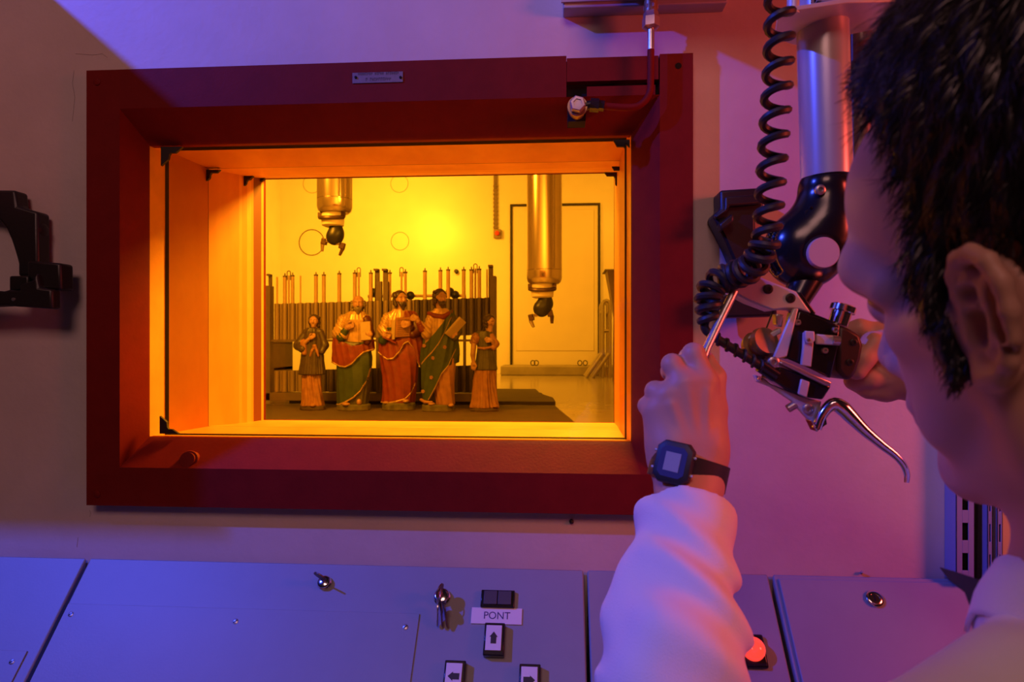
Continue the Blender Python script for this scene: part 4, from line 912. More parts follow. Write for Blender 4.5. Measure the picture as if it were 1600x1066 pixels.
# ------------------------------------------------------------------ pipe with union at the upper right of the frame
yp = -.045
pp = empty('drain_pipe', W(902, 170, yp), 'thin steel and red painted pipe with brass union bending across the frame', 'pipe')
def V3(px, py, y=yp): return W(px, py, y)
mb = M(); mb.lathe(V3(1017, 20), (0, 0, 1), [(0, .0105), (.056, .0105)], 20); build(mb, 'upper_pipe', m_brass, pp)
mb = M(); mb.lathe(V3(1017, 46), (0, 0, 1), [(0, .008), (.003, .0135), (.017, .0135), (.0185, .012), (.026, .0115), (.027, .0098), (.030, .0098), (.0305, .0115), (.036, .0115)], 6, smooth=False); build(mb, 'union_nut', mat('union_nut', (.62, .5, .42), .35, .7), pp)
def arc(pts, n=8):     # smooth polyline by Catmull-Rom
    P = [Vector(p) for p in pts]; P = [P[0] * 2 - P[1]] + P + [P[-1] * 2 - P[-2]]; out = []
    for i in range(1, len(P) - 2):
        for k in range(n):
            t = k / n; a, b, c, d = P[i - 1:i + 3]
            out.append(.5 * ((2 * b) + (c - a) * t + (2 * a - 5 * b + 4 * c - d) * t * t + (3 * b - a - 3 * c + d) * t ** 3))
    out.append(P[-2]); return out
mb = M(); mb.sweep([V3(1017, 40), V3(1017, 78)], .0054, 14); build(mb, 'bare_tube', m_steel, pp)
mb = M(); mb.sweep(arc([V3(1017, 78), V3(1016.5, 120), V3(1015, 145), V3(1003, 162), V3(985, 168), V3(945, 166), V3(938, 165)]), .0054, 14); build(mb, 'painted_tube', m_frame, pp)
mb = M(); mb.sweep([V3(944, 166), V3(936, 165), V3(935.5, 165), V3(922, 164)], [.008, .008, .0105, .0105], 6); mb.sweep([V3(924, 164), V3(912, 166)], .007, 12); build(mb, 'elbow_fitting', m_black, pp)
c = V3(902, 168); mb = M(); mb.lathe(c, (0, -1, 0), [(-.04, .0125), (.0, .0125), (.001, .0155), (.006, .0155)], 24); build(mb, 'valve_seat', m_brass, pp)
mb = M(); mb.lathe(c + Vector((0, -.006, 0)), (0, -1, 0), [(0, .0125), (.012, .0125), (.0135, .011), (.0136, .007), (.012, .0065), (.012, .0001)], 6, smooth=False); build(mb, 'hex_nut', mat('dull_hex_nut', (.42, .36, .38), .4, .6), pp)

# ------------------------------------------------------------------ black cast brackets on the wall
def plate(mb, pts, y0, y1): mb.prism([W(a, b, y0) for a, b in pts], (0, y1 - y0, 0))
br = empty('cast_bracket', W(40, 480, -.06), 'black cast metal parking bracket on the wall left of the window', 'bracket', 'arm parking brackets')
Cc = [(0, 345), (9, 356), (17, 375), (24, 397), (28, 412)]
mb = M(); plate(mb, [(-60, 296), (23, 297), (26, 322), (58, 331), (59, 412), (58, 430), (28, 432)] + Cc[::-1] + [(-14, 335), (-60, 330)], -.036, -.008); build(mb, 'bracket_body', m_black, br, bevel=.004)
mb = M(); plate(mb, [(42, 407), (94, 411), (95, 453), (60, 452), (50, 440), (42, 432)], -.052, -.022); build(mb, 'jaw_block', m_black, br, bevel=.004)
mb = M(); plate(mb, [(-60, 450), (4, 455), (12, 453), (30, 454), (30, 444), (50, 438), (56, 425), (60, 449), (81, 452), (81, 483), (10, 478), (-60, 482)], -.064, -.044); build(mb, 'lower_jaw', m_black, br, bevel=.004)
mb = M(); plate(mb, [(14, 431), (44, 431), (44, 452), (14, 456)], -.050, -.034); build(mb, 'jaw_lug', m_black, br, bevel=.003)
mb = M(); mb.lathe(W(57, 360, -.022), (1, 0, 0), [(0, .011), (.006, .013), (.013, .012), (.016, .006)], 16); build(mb, 'locking_knob', m_black, br)
mb = M(); mb.lathe(W(21, 468, -.064), (0, -1, 0), [(0, .003), (.0012, .0028), (.0014, .0001)], 12); build(mb, 'bracket_pin', m_steel, br)
mb = M(); mb.cyl(W(-30, 318, -.02), W(-30, 318, 0), .02, seg=16); mb.box(W(30, 0, -.012).x, W(54, 0, -.012).x, -.009, 0, W(0, 425, -.012).z, W(0, 340, -.012).z); build(mb, 'wall_foot', m_black, br)
br2 = empty('cast_bracket', W(1165, 480, -.06), 'black cast metal parking bracket on the wall behind the coiled cord', 'bracket', 'arm parking brackets')
mb = M(); plate(mb, [(1125, 297), (1187, 293), (1191, 304), (1194, 322), (1181, 340), (1181, 415), (1176, 440), (1152, 440), (1149, 412), (1131, 371), (1115, 340), (1116, 334), (1126, 326)], -.045, 0); build(mb, 'bracket_body', m_black, br2, bevel=.004)
mb = M(); plate(mb, [(1133, 307), (1187, 303), (1190, 318), (1140, 322), (1137, 330), (1120, 342), (1117, 337), (1133, 326)], -.056, -.043); build(mb, 'bracket_rib', m_black, br2, bevel=.003)
mb = M(); plate(mb, [(1124, 350), (1142, 335), (1147, 334), (1147, 346), (1127, 362)], -.066, -.043); build(mb, 'bracket_lug', m_black, br2, bevel=.003)
mb = M(); plate(mb, [(1122, 462), (1150, 452), (1190, 462), (1215, 470), (1215, 494), (1126, 497)], -.062, -.02); build(mb, 'lower_jaw', m_black, br2, bevel=.004)
mb = M(); plate(mb, [(1132, 440), (1184, 440), (1184, 462), (1134, 462)], -.048, 0); build(mb, 'jaw_block', m_black, br2, bevel=.003)
mb = M(); mb.lathe(W(1136, 482, -.062), (0, -1, 0), [(0, .004), (.002, .0035), (.0022, .0001)], 12); build(mb, 'bracket_pin', m_steel, br2)

# ------------------------------------------------------------------ slotted uprights low on the right
m_up = mat('upright_enamel', (.26, .30, .50), .4)
def upright(pxa, pxb, y, label, slots):
    a = W(pxa, 760, y); b = W(pxb, 760, y); o = empty('slotted_upright', ((a.x + b.x) / 2, y, 1.088), label, 'upright')
    z0 = 1.0875; z1 = 1.95; mb = M(); t = .0016
    mb.box(a.x, a.x + t, y, -.0005, z0, z1); mb.box(b.x - t, b.x, y, -.0005, z0, z1); w_ = (b.x - a.x)
    sl = w_ * .16; mb.box(a.x, a.x + w_ * .5 - sl, y, y + t, z0, z1); mb.box(a.x + w_ * .5 + sl, b.x, y, y + t, z0, z1)
    z = z0; pit = .046
    while z < z1: mb.box(a.x + w_ * .5 - sl, a.x + w_ * .5 + sl, y, y + t, z, min(z + pit * .42, z1)); z += pit
    build(mb, 'upright_channel', m_up, o, bevel=.0004)
    mb = M(); mb.box(a.x + t, b.x - t, y + t + .006, -.001, z0, z1); build(mb, 'slot_shade_fill', m_dark, o)  # near-black fill: shade behind the slots put into its colour
upright(1494, 1523, -.03, 'blue-lit slotted steel shelf upright on the wall above the lidded console unit', True)
upright(1543, 1551, -.035, 'narrow slotted shelf upright behind the operator beside dark cables', True)
upright(1558, 1567, -.035, 'narrow slotted shelf upright behind the operator nearest his neck', True)
for k, px in enumerate((1528, 1534, 1539, 1555)):
    p = W(px, 800, -.016); mb = M(); mb.sweep([Vector((p.x + .003 * math.sin(t * 7 + k), p.y, 1.0885 + t)) for t in np.linspace(0, .85, 12)], .006, 8)
    tag(build(mb, 'wall_cable', m_rubber), 'dark cable running up the wall between the shelf uprights', 'cable', 'cables between the uprights')

# ------------------------------------------------------------------ master manipulator arm
ym = -.34; sm = (ym - CAM.y) / 1000
ma = empty('master_manipulator', W(1290, 450, ym), 'master manipulator arm with steel column, black elbow ball and pistol grip handle', 'manipulator arm')
m_col = mat('column_enamel', (.52, .50, .52), .3, .35, noise=.06, nscale=10)
def MP(px, py, y=ym): return W(px, py, y)
top = 2.42
pb = MP(1291.5, 278); pt = MP(1285, 40); dirc = (pt - pb).normalized(); L = (top - pb.z) / dirc.z; ptop = pb + dirc * L
mb = M(); mb.cyl(pb, ptop, 36.5 * sm, seg=40); build(mb, 'column_tube', m_col, ma)
yq = ym + .055; qb = W(1343, 430, yq); qt = W(1343, 20, yq); 
mb = M(); mb.cyl(qb, Vector((qt.x, qt.y, top)), 19 * sm, seg=28); build(mb, 'counter_tube', mat('dark_column', (.22, .17, .16), .35, .4), ma)
g0 = W(1327, 430, yq - .004); mb = M(); mb.cyl(g0, Vector((g0.x, g0.y, top)), .0022, seg=8); build(mb, 'drive_rod', m_brass, ma)
# horizontal through tube that carries the arm into the wall
mb = M(); cz = top + .04; mb.cyl((ptop.x, ym - .10, cz), (ptop.x, 0, cz), .075, seg=32); build(mb, 'through_tube', m_col, ma)
# flange plate at the top of the view
zc = MP(1290, 26).z; cx = MP(1290, 26).x
mb = M(); poly = [(-.066, -.046), (-.056, -.056), (.0, -.052), (.055, -.034), (.088, -.004), (.090, .010), (.070, .030), (-.02, .034), (-.052, .004)]
mb.prism([Vector((cx + a, ym + b, zc - .012 + .15 * a + .02 * b)) for a, b in poly], (0, 0, .005)); build(mb, 'flange_plate', m_alu, ma, bevel=.0008)
mb = M(); mb.box(cx - .030, cx - .006, ym - .052, ym - .045, zc - .010, zc + .075); mb.box(cx - .030, cx - .024, ym - .052, ym - .036, zc - .010, zc + .075); build(mb, 'flange_bracket', m_alu, ma, bevel=.001)
mb = M(); mb.cyl((cx - .052, ym - .050, zc - .022), (cx - .052, ym - .050, zc + .20), .006, seg=14); build(mb, 'guide_rod', m_alu, ma)
mb = M(); p = Vector((cx + .078, ym + .002, zc - .003)); mb.cyl(p + Vector((0, 0, .006)), p - Vector((0, 0, .006)), .007, seg=12); build(mb, 'flange_bolt', m_black, ma)
mb = M(); mb.lathe(Vector((cx + .02, ym - .03, zc + .014)), (0, 0, 1), [(0, .02), (.02, .022), (.05, .02)], 20); build(mb, 'flange_roller', m_black, ma)
# black elbow housing
sd = SD(); E = lambda px, py, dy=0: MP(px, py, ym + dy)
sd.con(E(1288, 296), E(1290, 345), 37.5 * sm, 36 * sm, k=.02); sd.ell(E(1257, 390), (60 * sm, 47 * sm, 60 * sm), k=.026); sd.con(E(1290, 345), E(1296, 380), 33 * sm, 26 * sm, k=.02)
sd.cut(lambda x, y, z: z - (E(1288, 277).z))
c0 = E(1266, 402)
sd.fun(lambda x, y, z: np.maximum(np.sqrt((x - c0.x) ** 2 + (z - c0.z) ** 2) - 24 * sm, y - (ym - 43.5 * sm)), (c0.x - .03, ym - .06, c0.z - .03), (c0.x + .03, ym - .03, c0.z + .03), .004, '-')
c1 = E(1257, 390)
def slit(x, y, z):
    a = np.arctan2(z - c1.z, x - c1.x); r = np.sqrt((x - c1.x) ** 2 + (z - c1.z) ** 2)
    return np.maximum(np.abs(r - 55 * sm) - 3.2 * sm, np.maximum(np.abs(np.abs(a) - 2.85) - .45, y - (ym - 4 * sm)))
sd.fun(slit, (c1.x - .06, ym - .06, c1.z - .06), (c1.x + .06, ym, c1.z + .06), 0, '-')
pts, q = sd.mesh(.0016); eb = build_np(pts, q, 'elbow_housing', m_gloss, ma, 2)
mb = M(); mb.lathe(Vector((c0.x, ym - 43.5 * sm - .002, c0.z)), (0, -1, 0), [(-.01, 22.3 * sm), (.0022, 22.3 * sm), (.003, 21.5 * sm), (.0031, .0001)], 36); build(mb, 'elbow_cap', mat('pinkish_cap', (.58, .42, .42), .45), ma)
def bolt(px, py, y, r, m=m_screw, name='bolt', d=.003, par=None):
    p = W(px, py, y); mb = M(); mb.lathe(p, (0, -1, 0), [(-.002, r), (d * .7, r), (d, r * .8), (d + .0001, r * .45), (d * .5, r * .4), (d * .5, .0001)], 18); return build(mb, name, m, par or ma)
yb_ = ym - 37 * sm
bolt(1281, 297, yb_, 7.5 * sm); bolt(1263, 334, ym - 32 * sm, 6 * sm, m_dark, 'blind_hole', .001); bolt(1267, 324.5, ym - 35 * sm, 2 * sm, m_dark, 'blind_hole', .001); bolt(1317, 353, ym - 22 * sm, 3 * sm)
# handle assembly: flat pieces, layered from back to front
yh = ym - .045
def pl(pts, y0, y1, name, m, bev=.0012):
    mb = M(); plate(mb, pts, y0, y1); return build(mb, name, m, ma, bevel=bev)
mb = M(); a_, b_ = W(1262, 432, ym), W(1238, 480, ym - .012); mb.cyl(a_, b_, .018, .013, seg=20); build(mb, 'wrist_stem', m_gloss, ma)
up = pl([(1148, 419.5), (1154, 419.5), (1245, 455.5), (1269, 490), (1250, 484), (1230, 482.6), (1207.6, 485), (1173, 472), (1144.5, 457), (1138, 442)], yh, yh + .028, 'handle_bracket', m_alu, .002)
pl([(1245, 455.5), (1252, 457), (1276, 490), (1269, 491)], yh + .004, yh + .028, 'bracket_edge', m_gloss)
pl([(1269, 489), (1312, 506), (1312, 509), (1268, 492)], yh + .002, yh + .02, 'bracket_edge', m_gloss)
pl([(1148, 419), (1156, 421), (1148, 442), (1139, 443)], yh - .004, yh + .006, 'bracket_lip', m_alu)
for px, py in ((1200, 452), (1235, 466)): bolt(px, py, yh, 7 * sm, m_black, 'socket_screw', .0012)
mb = M(); mb.sweep([W(1147, 456, yh - .004), W(1127, 496, yh - .012), W(1104, 545, yh - .024), W(1092, 580, yh - .034)], [.0043, .0043, .0041, .0041], 18); build(mb, 'handle_rod', m_steel, ma)
pl([(1240, 482), (1248, 482), (1230, 557), (1207, 563)], yh - .006, yh - .001, 'side_arm', m_alu)
pl([(1248, 485), (1313.6, 508), (1310, 544), (1298.6, 592), (1268.6, 577), (1229.5, 560)], yh - .002, yh + .03, 'grip_block', m_gloss, .0018)
for px, py in ((1245.6, 504), (1304, 516), (1288, 548)): bolt(px, py, yh - .002, 4.6 * sm)
pl([(1256, 519), (1273, 520), (1271, 546), (1268, 574), (1252, 571), (1255, 545)], yh - .008, yh - .003, 'latch_bar', m_alu)
pl([(1276, 522), (1311, 525), (1310, 540), (1276, 538)], yh - .008, yh - .003, 'latch_bar', m_alu); mb = M(); mb.cyl(W(1300, 532, yh - .006), W(1311, 533, yh - .006), 7 * sm, seg=14); build(mb, 'latch_tip', m_steel, ma)
mb = M(); plate(mb, [(1258, 517), (1273, 518), (1274, 532), (1270, 537), (1262, 537), (1258, 531)], yh - .012, yh - .008); build(mb, 'latch_boss', m_alu, ma, bevel=.001); bolt(1263.5, 531, yh - .012, 2.6 * sm, m_brass, 'latch_pin', .001)
mb = M(); a_ = W(1309, 507, yh + .012); b_ = W(1318, 480, yh + .012); ax = (b_ - a_).normalized(); ln = (b_ - a_).length
mb.lathe(a_, ax, [(0, 13.5 * sm), (ln * .72, 13.5 * sm), (ln * .74, 17.5 * sm), (ln * 1.05, 17.5 * sm), (ln * 1.1, 16 * sm), (ln * 1.11, .0001)], 28); build(mb, 'chrome_knob', m_chrome, ma)
m_grip = mat('brown_grip', (.04, .018, .013), .45)
pl([(1310, 508), (1326, 512), (1345, 523), (1350, 540), (1346, 562), (1339, 582), (1330, 595), (1318, 592), (1308, 578)], yh + .004, yh + .046, 'pistol_grip', m_grip, .007)
for px, py in ((1334, 535), (1328, 566)): bolt(px, py, yh + .004, 5 * sm, m_black, 'grip_screw', .001)
# lower block with trigger lever
pl([(1217, 567), (1223, 565), (1300, 597), (1298, 604), (1290, 603)], yh - .010, yh + .02, 'clear_guard', m_steel)
pl([(1201, 591), (1219, 573), (1299.5, 604), (1286, 625), (1264, 622), (1234.5, 611)], yh - .006, yh + .022, 'lower_block', m_gloss, .0018)
pl([(1252, 592), (1266, 597), (1261, 622), (1247, 616)], yh - .0085, yh - .005, 'block_band', m_alu)
pl([(1179, 586), (1192, 590), (1205, 600), (1234, 612), (1262, 622), (1284, 627), (1282, 640), (1278, 672), (1268, 660), (1238, 627), (1205, 605), (1184, 597)], yh + .002, yh + .012, 'lower_plate', m_alu)
bolt(1262, 639, yh + .002, 7.5 * sm, m_screw); mb = M(); a_ = W(1243, 632, yh + .006); mb.cyl(a_, W(1231, 639, yh + .006), 6 * sm, seg=12); build(mb, 'stop_screw', m_screw, ma)
bolt(1208, 566, yh - .006, 8 * sm, m_screw); bolt(1187, 592, yh + .002, 3.5 * sm, m_chrome)
mb = M(); wv = [(1276, 670, 7), (1283, 652, 7), (1293, 638, 8), (1304, 632, 10), (1316, 638, 11), (1330, 652, 10), (1350, 672, 8), (1376, 694, 6.5), (1398, 711, 5.5), (1411, 726, 4.6), (1417, 741, 4), (1416.5, 754, 3.2)]
cen = arc([W(a, b, yh - .004) for a, b, c in wv], 5); rad = np.interp(np.arange(len(cen)) / 5, range(len(wv)), [c * sm for _, _, c in wv])
mb.sweep(cen, list(rad), 14); lv = build(mb, 'trigger_lever', m_chrome, ma)
pl([(1268, 657), (1280, 668), (1290, 662), (1288, 650), (1280, 673), (1277, 676)], yh - .008, yh + .01, 'lever_heel', m_chrome)
mb = M(); c = W(1187, 538, yh + .012); ax = Vector((.35, -.9, .35)).normalized(); mb.lathe(c, ax, [(-.012, .006), (-.012, .014), (-.006, .0155), (-.005, .011), (.005, .011), (.006, .0155), (.012, .014), (.012, .005)], 26); build(mb, 'cable_spool', m_brass, ma)
pl([(1166, 530), (1178, 520), (1208, 538), (1212, 560), (1200, 566), (1176, 552)], yh + .016, yh + .026, 'spool_cheek', m_alu)
pl([(1212, 490), (1226, 492), (1222, 512), (1213, 507)], yh + .004, yh + .016, 'link_piece', m_steel); pl([(1196, 524), (1220, 512), (1222, 520), (1200, 532)], yh + .006, yh + .016, 'link_piece', m_alu)
mb = M(); mb.cyl(W(1208, 486, yh + .01), W(1192, 527, yh + .01), .0009, seg=6); build(mb, 'trigger_wire', m_black, ma)
# coiled cord: a helix round a centre line, then a ribbed tail into the block
def coil(path, rads, pitch, wire, seg=8, per=16):
    P = arc(path, 14); cum = [0]
    for i in range(1, len(P)): cum.append(cum[-1] + (P[i] - P[i - 1]).length)
    Lt = cum[-1]; rk = np.interp(np.linspace(0, 1, len(P)), np.linspace(0, 1, len(rads)), rads); pk = np.interp(np.linspace(0, 1, len(P)), np.linspace(0, 1, len(pitch)), pitch)
    out = []; ph = 0.; s_ = 0.; u = Vector((1, 0, 0))
    while s_ < Lt:
        i = min(np.searchsorted(cum, s_), len(P) - 1); i = max(i, 1); t = (s_ - cum[i - 1]) / max(cum[i] - cum[i - 1], 1e-9)
        c = P[i - 1].lerp(P[i], t); T = (P[i] - P[i - 1]).normalized(); u = (u - T * u.dot(T)).normalized(); v = T.cross(u); r = rk[i]
        out.append(c + (u * math.cos(ph) + v * math.sin(ph)) * r); ds = pk[i] / per; s_ += ds; ph += 2 * PI / per
    mb = M(); mb.sweep(out, wire, seg); return mb
yk = yh - .006; yk2 = yh - .045
mb = coil([W(1219, -20, yk2), W(1217, 80, yk2), W(1210, 200, yk2), W(1201, 330, yk2), W(1197, 378, yk2)], [15.5 * sm, 15.5 * sm, 15 * sm, 14.5 * sm], [32.5 * sm, 32.5 * sm, 31.5 * sm, 22 * sm], 5.6 * sm); build(mb, 'coiled_cord', m_rubber, ma)
mb = coil([W(1197, 376, yk2), W(1186, 402, yk2 + .006), W(1168, 422, yk2 + .02), W(1140, 432, yk), W(1116, 444, yk), W(1107, 462, yk), W(1106, 486, yk), W(1107, 502, yk)], [15 * sm, 16 * sm, 16 * sm, 15 * sm, 12 * sm], [17 * sm, 15 * sm, 14 * sm, 17 * sm], 5.6 * sm); build(mb, 'coiled_cord', m_rubber, ma)
tl = arc([W(1103, 498, yk), W(1101, 512, yk), W(1112, 524, yk), W(1150, 548, yk - .002), W(1196, 577, yk)], 8); mb = M(); mb.sweep(tl, 6.2 * sm, 12); build(mb, 'cord_tail', m_rubber, ma)
mb = coil([W(1118, 528, yk), W(1150, 548, yk - .002), W(1196, 577, yk)], [7 * sm, 7 * sm], [14.5 * sm, 14 * sm], 2.6 * sm, 6, 12); build(mb, 'strain_relief', m_rubber, ma)
mb = M(); mb.cyl(W(1188, 571, yk), W(1212, 587, yk + .002), 10 * sm, seg=16); build(mb, 'cord_plug', m_gloss, ma)
# ------------------------------------------------------------------ operator
m_skin = bpy.data.materials.new('skin'); m_skin.use_nodes = True
b = m_skin.node_tree.nodes['Principled BSDF']; b.inputs['Base Color'].default_value = (.56, .30, .21, 1); b.inputs['Roughness'].default_value = .52; b.inputs['Subsurface Weight'].default_value = 0.0
_nt = m_skin.node_tree; _tc = _nt.nodes.new('ShaderNodeTexCoord'); _n = _nt.nodes.new('ShaderNodeTexNoise'); _n.inputs['Scale'].default_value = 260; _n.inputs['Detail'].default_value = 3
_bp = _nt.nodes.new('ShaderNodeBump'); _bp.inputs['Strength'].default_value = .12; _bp.inputs['Distance'].default_value = .001
_nt.links.new(_tc.outputs['Object'], _n.inputs['Vector']); _nt.links.new(_n.outputs['Fac'], _bp.inputs['Height']); _nt.links.new(_bp.outputs['Normal'], b.inputs['Normal'])
# ---- head frame: x = his right, y = face forward, z = up; origin midway between the ears
HYAW = math.radians(19); HPIT = math.radians(7); HROL = math.radians(-14); HS = 1.06
fx = Vector((-math.sin(HYAW), math.cos(HYAW), 0)); rx_ = Vector((math.cos(HYAW), math.sin(HYAW), 0))    # in camera axes (X, Z, up)
EARC = Vector((.2085, .282, .011))           # left ear in camera metres
def rot_head():
    R = Matrix.Rotation(-HPIT, 3, 'X')       # nod
    Rr = Matrix.Rotation(HROL, 3, 'Y')
    return Rr @ R
_RH = rot_head()
def hv(v):                                    # head vector -> camera metres vector
    q = _RH @ Vector(v); return (rx_ * q.x + fx * q.y + Vector((0, 0, q.z))) * HS
HO = EARC - hv((-.080, -.004, 0))
def HP(v): p = HO + hv(v); return CC(p.x, p.y, p.z)
def HR():                                     # rotation matrix columns for ellipsoids (world)
    return np.array([[*(RGT * hv(e).x + FWD * hv(e).y + UP * hv(e).z).normalized()] for e in ((1, 0, 0), (0, 1, 0), (0, 0, 1))]).T
RH = HR()
B = SD()
def he(c, r, k=.012, op='+'): B.ell(HP(c), np.array(r) * HS, k, op, RH)
def hc(a, b_, ra, rb=None, k=.01, op='+'): B.con(HP(a), HP(b_), ra * HS, (ra if rb is None else rb) * HS, k, op)
he((0, -.014, .052), (.073, .098, .086)); he((0, .036, .060), (.065, .059, .056), .02); he((0, .046, -.012), (.052, .050, .060), .02)
for s_ in (-1, 1):
    hc((s_ * .045, .056, -.004), (s_ * .062, .030, -.002), .014, .012, .016); hc((s_ * .061, .012, .0), (s_ * .053, -.002, -.060), .016, .017, .02); hc((s_ * .053, -.002, -.060), (s_ * .014, .070, -.090), .016, .018, .02)
    hc((s_ * .044, .03, -.03), (s_ * .034, .058, -.055), .018, .018, .02)
hc((-.046, .073, .036), (.046, .073, .036), .0135, None, .014)
for s_ in (-1, 1): hc((s_ * .046, .074, .034), (s_ * .056, .056, .022), .011, .010, .012); he((s_ * .033, .096, .012), (.017, .013, .012), .012, '-'); he((s_ * .031, .078, .012), (.0135, .0125, .0125), .004)
hc((0, .086, .022), (0, .112, -.022), .008, .0115, .012); 
for s_ in (-1, 1): he((s_ * .012, .101, -.026), (.008, .010, .007), .006)
he((0, .075, -.046), (.030, .026, .030), .016); hc((-.019, .092, -.050), (.019, .092, -.050), .006, None, .006); hc((-.017, .090, -.061), (.017, .090, -.061), .0065, None, .006); he((0, .079, -.088), (.021, .017, .018), .014)
# ears
for s_ in (-1, 1):
    def ea(u, v, w_=0):
        th = math.radians(24); return (s_ * (.0745 + w_ * math.cos(th) + (-u) * math.sin(th) * .8 + .002), -.004 + u * math.cos(th) - 0 * w_, v)
    tilt = math.radians(10)
    EK = .86
    def T(u, v, w_=0):
        u *= EK; v *= EK; return ea(u * math.cos(tilt) - v * math.sin(tilt), v * math.cos(tilt) + u * math.sin(tilt), w_)
    for p0, p1, r0, r1 in (((.002, .018), (-.004, -.010), .0085, .0075),): hc(T(*p0), T(*p1), r0, r1, .008)
    he(T(-.004, .003, -.002), (.0045, .0165, .027), .004)
    hx_ = [(.008, .000, .003), (.0135, .012, .004), (.0145, .022, .005), (.009, .031, .006), (-.002, .0345, .007), (-.0125, .031, .008), (-.019, .021, .008), (-.021, .008, .008), (-.019, -.006, .008), (-.0145, -.018, .007), (-.008, -.026, .006)]
    for i in range(len(hx_) - 1): hc(T(*hx_[i]), T(*hx_[i + 1]), .0036, .0036, .003)
    hc(T(-.005, -.027, .005), T(.003, -.030, .004), .0058, .0055, .005); hc(T(.003, -.029, .004), T(.008, -.018, .001), .0055, .005, .006)
    for i, (p0, p1) in enumerate((((.002, .024, .004), (-.009, .014, .006)), ((-.009, .014, .006), (-.0115, -.002, .007)), ((-.0115, -.002, .007), (-.006, -.014, .006)), ((-.010, .024, .004), (-.010, .013, .006)))): hc(T(*p0), T(*p1), .0032, .0032, .003)
    he(T(.0015, -.003, .0065), (.0062, .0062, .0085), .003, '-'); he(T(.003, .014, .007), (.004, .005, .004), .003, '-'); hc(T(.0105, -.010, .004), T(.0105, -.003, .003), .0042, .0042, .003); he(T(-.0155, .004, .009), (.003, .002, .016), .002, '-')
# neck
NB = Vector((.318, .325, -.165))              # neck base, camera metres
nbw = CC(NB.x, NB.y, NB.z)
B.con(HP((0, -.030, -.025)), nbw, .046 * HS, .050, .03); B.con(HP((0, .000, -.070)), CC(NB.x, NB.y + .012, NB.z), .030, .042, .025)
B.con(HP((-.05, -.035, -.02)), CC(NB.x - .01, NB.y + .02, NB.z), .014, .014, .02)
# ---- left arm and hand, laid out in picture pixels at the hand's distance
ZH = .62; sh = ZH / 1000
def H(px, py, d=0): return CC((px - 800) / F * ZH, ZH + d * sh, (HOR - py) / F * ZH)
SHL = CC(.208, .288, -.214); ELB = CC(.108, .43, -.335); WR = H(1070, 752, -26)
B.con(nbw - Vector((0, 0, .03)), SHL, .036, .040, .03); B.con(SHL, ELB, .040, .038, .02); B.con(ELB, CC(.135, .53, -.205), .036, .031, .03); B.con(CC(.135, .53, -.205), WR, .030, .0265, .02)
WR0 = H(1054, 752, -24); WR1 = H(1088, 752, -24); r = lambda p: p * sh
B.con(WR0, H(1052, 700, -12), r(36), r(38), .012); B.con(WR1, H(1094, 700, -12), r(34), r(36), .012)
mc = {'i': (1098, 598), 'm': (1068, 600), 'r': (1042, 618), 'p': (1024, 643)}
B.con(H(1092, 715, -8), H(*mc['i'], -4), r(28), r(23), .014); B.con(H(1072, 715, -10), H(*mc['m'], -8), r(28), r(22), .014); B.con(H(1054, 715, -8), H(*mc['r'], -4), r(28), r(21), .014); B.con(H(1042, 715, -2), H(*mc['p'], 4), r(28), r(20), .014)
# knuckles and curled fingers (proximal, middle, tip segments closing round the rod)
def finger(m_, pip, dip, tip, r0, r1, r2):
    B.con(H(*m_), H(*pip), r(r0), r(r1), .004); B.con(H(*pip), H(*dip), r(r1), r(r2), .004); B.con(H(*dip), H(*tip), r(r2), r(r2 * .86), .004)
finger((1098, 598, -4), (1086, 554, 8), (1088, 560, 46), (1100, 592, 58), 21, 17.5, 15)
finger((1066, 600, -8), (1052, 570, 6), (1060, 582, 50), (1082, 612, 62), 20, 16.5, 15)
finger((1042, 618, -4), (1026, 612, 10), (1040, 622, 54), (1066, 638, 64), 18.5, 15.5, 14)
finger((1024, 643, 4), (1015, 636, 18), (1032, 646, 56), (1056, 656, 64), 17, 14, 12.5)
# thumb: leaves the side of the palm near its base, runs up along the rod
B.con(H(1104, 706, -4), H(1116, 642, 8), r(27), r(22), .014); B.con(H(1116, 642, 8), H(1123, 590, 18), r(20), r(17), .006); B.con(H(1123, 590, 18), H(1114, 562, 34), r(16), r(13), .004)
# tendons
for k_, (a_, b_) in enumerate((((1076, 690), mc['m']), ((1062, 690), mc['r']), ((1092, 690), mc['i']))): B.con(H(*a_, -37), H(b_[0], b_[1] + 12, -25), r(3), r(4), .006)
# ---- right arm and hand behind the grip
ZR = .70; sr = ZR / 1000
def G(px, py, d=0): px -= 22; py -= 14; return CC((px - 800) / F * ZR, ZR + d * sr, (HOR - py) / F * ZR)
SHR = CC(.455, .415, -.24); ELR = CC(.66, .56, -.17); WRR = G(1458, 600, -6)
B.con(nbw - Vector((0, 0, .04)), SHR, .040, .042, .03); B.con(SHR, ELR, .045, .040, .03); B.con(ELR, WRR, .038, .027, .03)
B.con(WRR, G(1420, 575, -4), .028, .026, .015); B.con(G(1428, 560, 0), G(1405, 545, 8), .026, .020, .012); B.con(G(1432, 600, 4), G(1408, 615, 10), .024, .018, .012)
rg = lambda p: p * sr
B.con(G(1408, 562, -14), G(1375, 552, -22), rg(20), rg(19), .005); B.con(G(1375, 552, -22), G(1356, 574, -26), rg(19), rg(17.5), .004); B.con(G(1356, 574, -26), G(1347, 592, -26), rg(17), rg(14.5), .003)
B.con(G(1412, 604, -2), G(1376, 604, -8), rg(19), rg(17), .005); B.con(G(1376, 604, -8), G(1356, 609, 2), rg(16.5), rg(14), .004)
B.con(G(1412, 626, 8), G(1382, 622, 4), rg(17), rg(15), .005); B.con(G(1382, 622, 4), G(1364, 612, 18), rg(15), rg(13), .004)
